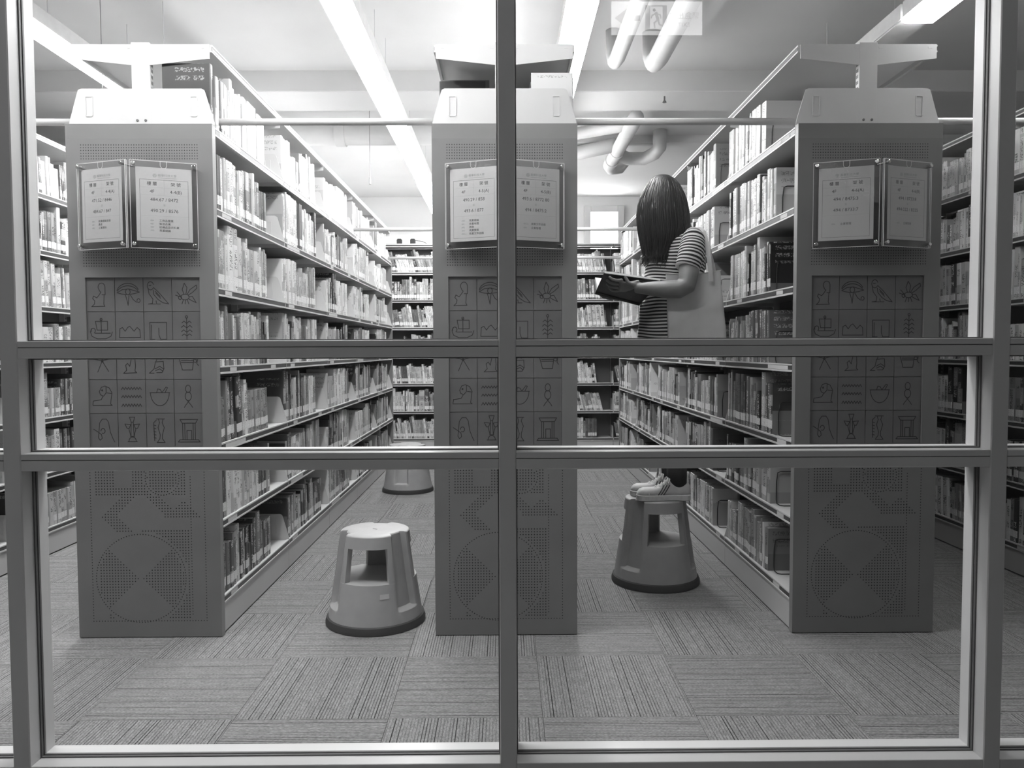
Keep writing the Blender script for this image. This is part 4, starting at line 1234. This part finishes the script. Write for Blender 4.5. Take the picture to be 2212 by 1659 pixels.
bd.tube([(.64, 3.772, 1.512), (.622, 3.762, 1.518), (.602, 3.762, 1.524), (.585, 3.768, under(.585, 3.768) - .016)], [.013, .0115, .010, .008], 10)
# far (right) arm and hand
bd.tube([(.925, 4.11, 1.735), (.91, 4.15, 1.66), (.885, 4.17, 1.56), (.865, 4.17, 1.51), (.82, 4.155, 1.488), (.74, 4.125, 1.483), (.675, 4.10, 1.482), (.64, 4.09, 1.480)], [.052, .050, .046, .045, .043, .036, .028, .026], 16)
bd.loft([[(x, cy + ry * math.cos(q), 1.478 + .0145 * math.sin(q) + (ry * math.cos(q)) * .35) for q in [2 * math.pi * k / 14 for k in range(14)]] for (x, cy, ry) in ((.655, 4.09, .024), (.63, 4.075, .034), (.60, 4.06, .041), (.575, 4.055, .040), (.565, 4.055, .034))])
for (y0, y1, L, r) in ((4.088, 4.090, .070, .0085), (4.066, 4.064, .080, .0088), (4.044, 4.038, .075, .0085), (4.024, 4.014, .060, .0078)):
    bd.tube([(.578 - L * k / 4, y0 + (y1 - y0) * k / 4, 1.482 + (y0 - 4.055) * .35 - .006 * math.sin(math.pi * k / 4)) for k in range(5)], [r * 1.1, r * 1.08, r, r * .95, r * .75], 10)
bd.tube([(.64, 4.105, 1.49), (.622, 4.118, 1.505), (.602, 4.122, 1.525), (.588, 4.115, 1.54)], [.013, .0115, .010, .008], 10)
put('body', remeshed('body', bd, 'skin', 0.0042, 4), person)

# ---- striped top: trunk and sleeves, cloth stripes run round the body
sh = MB(); sh.T = PT
N = 56
TR = [(1.808, .932, 3.958, .060, .068), (1.798, .930, 3.958, .072, .088), (1.780, .920, 3.96, .092, .128), (1.750, .905, 3.963, .120, .170), (1.70, .887, 3.967, .138, .182), (1.64, .874, 3.97, .146, .180), (1.58, .866, 3.97, .149, .174), (1.52, .860, 3.97, .149, .172), (1.45, .853, 3.97, .149, .172), (1.38, .848, 3.97, .150, .175), (1.30, .845, 3.97, .153, .180), (1.212, .843, 3.97, .156, .184), (1.208, .843, 3.97, .150, .178)]
SUB = 5
fine = []
for a, b in zip(TR[:-1], TR[1:]):
    for k in range(SUB): fine.append(tuple(a[i] + (b[i] - a[i]) * k / SUB for i in range(5)))
fine.append(TR[-1])
stripe = []
rings = []
for (z, cx, cy, rx, ry) in fine:
    ring = []
    for k in range(N):
        q = 2 * math.pi * k / N
        fold = 1 + 0.022 * math.sin(5 * q + z * 9) * max(0, min(1, (1.72 - z) / .2)) + 0.012 * math.sin(11 * q - z * 21)
        x = cx + rx * fold * math.cos(q); y = cy + ry * fold * math.sin(q)
        zz = z - 0.010 * math.cos(q) * (1 if z < 1.7 else 0)
        ring.append((x, y, zz)); stripe.append(2.0 - z + 0.004 * math.sin(3 * q + z * 14))
    rings.append(ring)
sh.loft(rings, 0, False)
sh._add(rings[-1], [tuple(range(N))]); stripe += [0.0] * N
def sleeve(pts, rs, n=28, sub=4):
    global stripe
    P, R_ = [], []
    for i in range(len(pts) - 1):
        for k in range(sub):
            f_ = k / sub
            P.append(tuple(pts[i][j] + (pts[i + 1][j] - pts[i][j]) * f_ for j in range(3))); R_.append(rs[i] + (rs[i + 1] - rs[i]) * f_)
    P.append(pts[-1]); R_.append(rs[-1])
    L = 0.0
    for i, p in enumerate(P):
        if i: L += (Vector(p) - Vector(P[i - 1])).length
        stripe += [2.0 - 1.795 + L] * n
    sh.tube(P, R_, n, 0, False)
sleeve([(.938, 3.872, 1.772), (.934, 3.835, 1.762), (.925, 3.800, 1.738), (.914, 3.775, 1.69), (.900, 3.755, 1.64), (.885, 3.745, 1.594), (.886, 3.746, 1.597)], [.030, .046, .058, .063, .062, .060, .054])
sleeve([(.938, 4.05, 1.772), (.934, 4.085, 1.762), (.925, 4.12, 1.738), (.914, 4.145, 1.69), (.900, 4.162, 1.64), (.888, 4.168, 1.594), (.889, 4.167, 1.597)], [.030, .046, .058, .063, .062, .060, .054])
me = bpy.data.meshes.new('striped_top'); me.from_pydata(sh.v, [], sh.f); me.materials.append(M['shirt'])
at = me.attributes.new('stripe', 'FLOAT', 'POINT'); at.data.foreach_set('value', stripe)
me.polygons.foreach_set('use_smooth', [True] * len(me.polygons))
so = put('striped_top', me, person)
so['label'] = 'loose short sleeved top with narrow dark and light stripes'

# ---- long straight hair falling forward over the face
HR = [(2.086, .800, 3.945, .012, .012), (2.080, .800, 3.945, .040, .042), (2.062, .803, 3.945, .064, .068), (2.034, .805, 3.945, .083, .088), (2.00, .804, 3.945, .101, .102), (1.964, .803, 3.945, .115, .111), (1.925, .803, 3.943, .125, .117), (1.88, .804, 3.94, .130, .120), (1.83, .807, 3.935, .130, .119), (1.78, .807, 3.93, .124, .116), (1.73, .800, 3.925, .110, .112), (1.69, .791, 3.92, .094, .106), (1.66, .786, 3.915, .083, .100), (1.632, .780, 3.91, .076, .094)]
ha = MB(); ha.T = PT
NH = 96
hrng = random.Random(5)
jag = [hrng.uniform(-1, 1) for _ in range(NH)]
rings = []
for i, (z, cx, cy, rx, ry) in enumerate(HR):
    tt = i / (len(HR) - 1)
    ring = []
    for k in range(NH):
        q = 2 * math.pi * k / NH
        w = 1 + 0.012 * math.sin(17 * q + 2 * tt) * tt + 0.012 * jag[k] * tt
        ring.append((cx + rx * w * math.cos(q), cy + ry * w * math.sin(q), z + (0.03 * jag[k] * jag[k] * (1 if jag[k] > 0 else -1) if i == len(HR) - 1 else 0) - 0.03 * (1 - math.cos(q)) * .5 * (1 if i > 9 else 0) * (-1)))
    rings.append(ring)
ha.loft(rings)
def hair_at(q, tt):
    f_ = tt * (len(HR) - 1); i = min(int(f_), len(HR) - 2); f_ -= i
    z, cx, cy, rx, ry = [HR[i][j] + (HR[i + 1][j] - HR[i][j]) * f_ for j in range(5)]
    return z, cx, cy, rx, ry
for k in range(300):
    q = hrng.uniform(0, 2 * math.pi); t0 = hrng.uniform(0.12, 0.55); t1 = hrng.uniform(0.93, 1.0)
    dq = hrng.uniform(-0.25, 0.25); lift = hrng.uniform(1.0, 1.022)
    pts = []
    for j in range(9):
        tt = t0 + (t1 - t0) * j / 8
        z, cx, cy, rx, ry = hair_at(q, tt)
        a = q + dq * (j / 8) ** 2
        pts.append((cx + rx * lift * math.cos(a), cy + ry * lift * math.sin(a), z + 0.03 * (1 - math.cos(a)) * .5 * max(0, (tt - .7) / .3)))
    x, y, z = pts[-1]; drop = hrng.uniform(0.0, 0.045)
    pts.append((x + hrng.uniform(-.012, .006), y + hrng.uniform(-.01, .01), z - drop * .6)); pts.append((x + hrng.uniform(-.02, .008), y + hrng.uniform(-.012, .012), z - drop - .006))
    r = hrng.uniform(.0012, .0032)
    ha.tube(pts, [r * .5] + [r] * 8 + [r * .7, r * .2], 5)
ho = ha.build('hair', 'hair', person, smooth=True)
ho['label'] = 'long straight dark hair hanging over the face'

# ---- sneakers and the dark hems just above them
def sneaker(yc, x_heel, x_toe, name):
    L = x_toe - x_heel              # runs towards -x
    z0 = STOOL_TOP
    S = [(0, .012, .070), (.02, .026, .082), (.07, .034, .088), (.18, .037, .080), (.27, .036, .088), (.34, .035, .108), (.40, .036, .108), (.48, .038, .090), (.56, .041, .076), (.64, .045, .067), (.72, .048, .063), (.80, .049, .063), (.87, .047, .062), (.93, .040, .057), (.975, .026, .046), (1.0, .010, .032)]
    def top_at(t):
        for (t0, w0, h0), (t1, w1, h1) in zip(S[:-1], S[1:]):
            if t0 <= t <= t1: return h0 + (h1 - h0) * (t - t0) / (t1 - t0)
        return .05
    up_ = MB(); up_.T = PT
    rings = []
    for (t, w, h) in S:
        x = x_heel + L * t; ring = []
        for k in range(20):
            q = -math.pi / 2 + 2 * math.pi * k / 20
            c_, s_ = math.cos(q), math.sin(q)
            zz = z0 + .018 + (h - .018) * (0.5 + 0.5 * s_) ** 0.8
            ww = w * (1 - 0.45 * max(0, (zz - z0 - .03) / .09) ** 1.0) * (abs(c_) ** 0.6) * (1 if c_ >= 0 else -1)
            ring.append((x, yc + ww, zz))
        rings.append(ring)
    up_.loft(rings)
    o = up_.build('sneaker', 'shoe', person, smooth=0.9)
    so = MB(); so.T = PT
    out = []
    for (t, w, h) in S: out.append((x_heel + L * (t * 1.012 - .006), yc + w + .0035))
    for (t, w, h) in S[::-1]: out.append((x_heel + L * (t * 1.012 - .006), yc - w - .0035))
    so.prism(out, 'z', z0 + .0005, z0 + .029)
    so.build('sole', 'shoe', o, bevel=0.003)
    # toe cap ridge, laces, stripes
    tc = MB(); tc.T = PT
    tc.tube([(x_heel + L * .80, yc + .050 * math.cos(rad(a)), z0 + .026 + .032 * math.sin(rad(a))) for a in range(0, 181, 15)], .0016, 5)
    tc.build('toe_cap_seam', 'shoe', o)
    lc = MB(); lc.T = PT
    for k in range(5):
        t = .40 + k * .058
        ha_, hb_ = top_at(t), top_at(t + .045)
        lc.tube([(x_heel + L * (t + .02), yc - .026, z0 + ha_ - .014), (x_heel + L * (t + .005), yc - .014, z0 + ha_ + .001), (x_heel + L * (t + .005), yc + .014, z0 + ha_ + .001), (x_heel + L * (t + .02), yc + .026, z0 + ha_ - .014)], .0036, 6)
        lc.tube([(x_heel + L * t, yc + .022, z0 + ha_ - .006), (x_heel + L * (t + .022), yc, z0 + (ha_ + hb_) / 2 + .003), (x_heel + L * (t + .045), yc - .024, z0 + hb_ - .008)], .0034, 6)
    for sg_ in (-1, 1):
        lc.tube([(x_heel + L * .40, yc, z0 + .112), (x_heel + L * .43, yc + sg_ * .020, z0 + .112), (x_heel + L * .46, yc + sg_ * .034, z0 + .092), (x_heel + L * .43, yc + sg_ * .036, z0 + .086), (x_heel + L * .39, yc + sg_ * .018, z0 + .112)], .0034, 6)
    lc.build('laces', 'shoe', o, smooth=True)
    tg = MB(); tg.T = PT
    tg.prism([(x_heel + L * .36, z0 + .10), (x_heel + L * .42, z0 + .10), (x_heel + L * .385, z0 + .138), (x_heel + L * .345, z0 + .142)], 'y', yc - .018, yc + .018)
    tg.build('tongue', 'shoe', o, bevel=0.004)
    st = MB(); st.T = PT
    for sgn in (-1, 1):
        for k in range(3):
            ta, tb = .40 + k * .052, .52 + k * .052
            pts = []
            for j in range(6):
                f_ = j / 5; t = ta + (tb - ta) * f_
                w = [s for s in S if s[0] <= t][-1]; i = S.index(w); w2 = S[min(i + 1, len(S) - 1)]
                g = (t - w[0]) / max(1e-6, w2[0] - w[0]); ww = w[1] + (w2[1] - w[1]) * g; h = w[2] + (w2[2] - w[2]) * g
                zz = z0 + .078 - .05 * f_
                s_ = max(-1, min(1, 2 * ((min(zz, z0 + h * .93) - z0 - .018) / (h - .018)) ** 1.25 - 1)); c_ = math.sqrt(max(0, 1 - s_ * s_))
                wy = ww * (1 - 0.45 * max(0, (zz - z0 - .03) / .09)) * c_ ** 0.6
                pts.append((x_heel + L * t, yc + sgn * (wy + .0006), min(zz, z0 + h * .93)))
            st.tube(pts, .0026, 6)
    st.build('stripe', 'shoe_dark', o)
    return o
s1 = sneaker(3.868, 0.934, 0.664, 'near'); s1['label'] = 'white laced sneaker with three dark side stripes'
s2 = sneaker(3.985, 0.928, 0.652, 'far')
for (yc, x) in ((3.868, .872), (3.985, .868)):
    hm = MB(); hm.T = PT
    hm.loft([ell(z, x + dx, yc, rx, ry, 20) for (z, dx, rx, ry) in ((STOOL_TOP + .062, 0, .034, .026), (STOOL_TOP + .085, 0, .046, .036), (STOOL_TOP + .12, -.004, .05, .042), (STOOL_TOP + .185, -.006, .052, .046))])
    hm.build('dark_hem', 'sock', person, smooth=True)

# ---- the open book in the reader's hands
def slab(mb, quad, thick_vec, mi=0):
    a = [Vector(p) for p in quad]; b = [p + thick_vec for p in a]
    mb._add([tuple(p) for p in a + b], [(0, 1, 2, 3), (7, 6, 5, 4), (0, 4, 5, 1), (1, 5, 6, 2), (2, 6, 7, 3), (3, 7, 4, 0)], mi)
A_, B_ = Vector((.485, 3.79, 1.574)), Vector((.769, 3.775, 1.533))
S0, S1 = Vector((.462, 3.95, 1.492)), Vector((.690, 3.945, 1.432))
A2, B2 = Vector((.468, 4.10, 1.57)), Vector((.745, 4.10, 1.528))
RB = S0.lerp(S1, .5)
rb = empty('open_book', RB)
tag(rb, 'open hardcover book held under its dark cover by the reader', 'book')
BT = Matrix.Translation(-RB)
def half(P0, P1, Q0, Q1, nm):
    """P = outer edge, Q = spine edge"""
    nrm = (P1 - P0).cross(Q0 - P0).normalized()
    if nrm.z < 0: nrm = -nrm
    cv = MB(); cv.T = BT; slab(cv, [P0, P1, Q1, Q0], nrm * 0.003)
    c = cv.build('cover', 'book_dark', rb)
    pg = MB(); pg.T = BT
    n = 8
    rows = []
    for k in range(n + 1):
        f_ = k / n
        p0 = P0.lerp(Q0, f_); p1 = P1.lerp(Q1, f_)
        i0 = p0.lerp(p1, .025); i1 = p1.lerp(p0, .025)
        if k == 0: i0 = i0.lerp(Q0, .03); i1 = i1.lerp(Q1, .03)
        th = 0.015 + 0.006 * math.sin(math.pi * f_) 
        rows.append((i0 + nrm * .003, i1 + nrm * .003, i1 + nrm * (.003 + th), i0 + nrm * (.003 + th)))
    pg.loft([[tuple(p) for p in r] for r in rows])
    pg.build('page_block', 'pages', rb)
    return c
M['book_dark'] = mat('dark_glossy_cover', 0.035, 0.3, 0, 0.5, 25)
M['cover_print'] = mat('cover_picture', 0.14, 0.4, 0, 0.3, 30)
c1 = half(A_, B_, S0, S1, 'near')
half(A2, B2, S0, S1, 'far')
nrm = (B_ - A_).cross(S0 - A_).normalized()
if nrm.z > 0: nrm = -nrm
pr = MB(); pr.T = BT
def onc(u, v): return A_.lerp(B_, u).lerp(S0.lerp(S1, u), v)
slab(pr, [onc(.45, .58), onc(.86, .58), onc(.86, .92), onc(.45, .92)], nrm * 0.0008)
slab(pr, [onc(.1, .08), onc(.9, .08), onc(.9, .16), onc(.1, .16)], nrm * 0.0008)
pr.build('cover_picture', 'cover_print', c1)
spn = MB(); spn.T = BT
spn.tube([S0, S1], .009, 10); spn.build('spine', 'book_dark', rb, smooth=True)

# ---- canvas tote bag hanging from the near shoulder
tb = empty('tote_bag', (0.93, 3.76, 1.22))
tag(tb, 'plain grey canvas tote bag hanging from the reader shoulder', 'bag')
BG = Matrix.Translation((-0.93, -3.76, -1.22))
bg = MB(); bg.T = BG
NU, NV = 22, 14
rows = []
for j in range(NV + 1):
    v = j / NV
    ring = []
    xl = .800 + (.786 - .800) * v; xr = 1.086 + (1.052 - 1.086) * v
    zt = lambda u: 1.572 + .012 * u - .012 * math.sin(math.pi * u)
    dep = .050 * (1 - .35 * v)
    y_mid = 3.768 + .006 * v
    M_ = 40
    for k in range(M_):
        q = 2 * math.pi * k / M_
        c_, s_ = math.cos(q), math.sin(q)
        px = (abs(c_) ** .35) * (1 if c_ > 0 else -1); py = (abs(s_) ** .55) * (1 if s_ > 0 else -1)
        u = .5 + .5 * px
        wr = .004 * math.sin(9 * u + 7 * v) + .003 * math.sin(17 * v - 5 * u)
        z = 1.225 + (zt(u) - 1.225) * v - (.018 * (1 - v) * (1 - abs(2 * u - 1) ** 3) if v < .15 else 0) + (.02 * abs(2 * u - 1) ** 6 if j == 0 else 0)
        ring.append((xl + (xr - xl) * u, y_mid + dep * .5 * py + wr, z))
    rows.append(ring)
bg.loft(rows, 0, False)
bg._add(rows[0], [tuple(range(40))])
inner = [[(x * .985 + .93 * .015, y * .9 + 3.77 * .1, z - .004 - .05 * k) for (x, y, z) in rows[-1]] for k in range(2)]
bg.loft([rows[-1]] + inner, 0, False); bg._add(inner[-1], [tuple(range(40))])
bg.build('bag_body', 'bag', tb, smooth=True)
hemb = MB(); hemb.T = BG
hemb.tube([rows[-1][k] for k in range(40)], .0035, 6, 0, False, True)
hemb.build('top_hem', 'bag', tb, smooth=True)
def strap(pts, w=.022):
    mb = MB(); mb.T = BG
    pts = [Vector(p) for p in pts]
    rings = []
    for i, p in enumerate(pts):
        d = (pts[min(i + 1, len(pts) - 1)] - pts[max(i - 1, 0)]).normalized()
        side = Vector((1, 0, 0)) - d * d.x; side.normalize()
        nn = d.cross(side).normalized()
        rings.append([tuple(p + side * a * w / 2 + nn * b * .0016) for a, b in ((-1, -1), (1, -1), (1, 1), (-1, 1))])
    mb.loft(rings); mb.build('strap', 'bag', tb)
strap([(.998, 3.738, 1.53), (.996, 3.738, 1.575), (.988, 3.745, 1.65), (.984, 3.765, 1.72), (.975, 3.79, 1.775), (.962, 3.825, 1.803), (.965, 3.86, 1.80), (.99, 3.875, 1.77), (1.018, 3.86, 1.70), (1.03, 3.83, 1.62), (1.034, 3.812, 1.575), (1.036, 3.808, 1.54)])
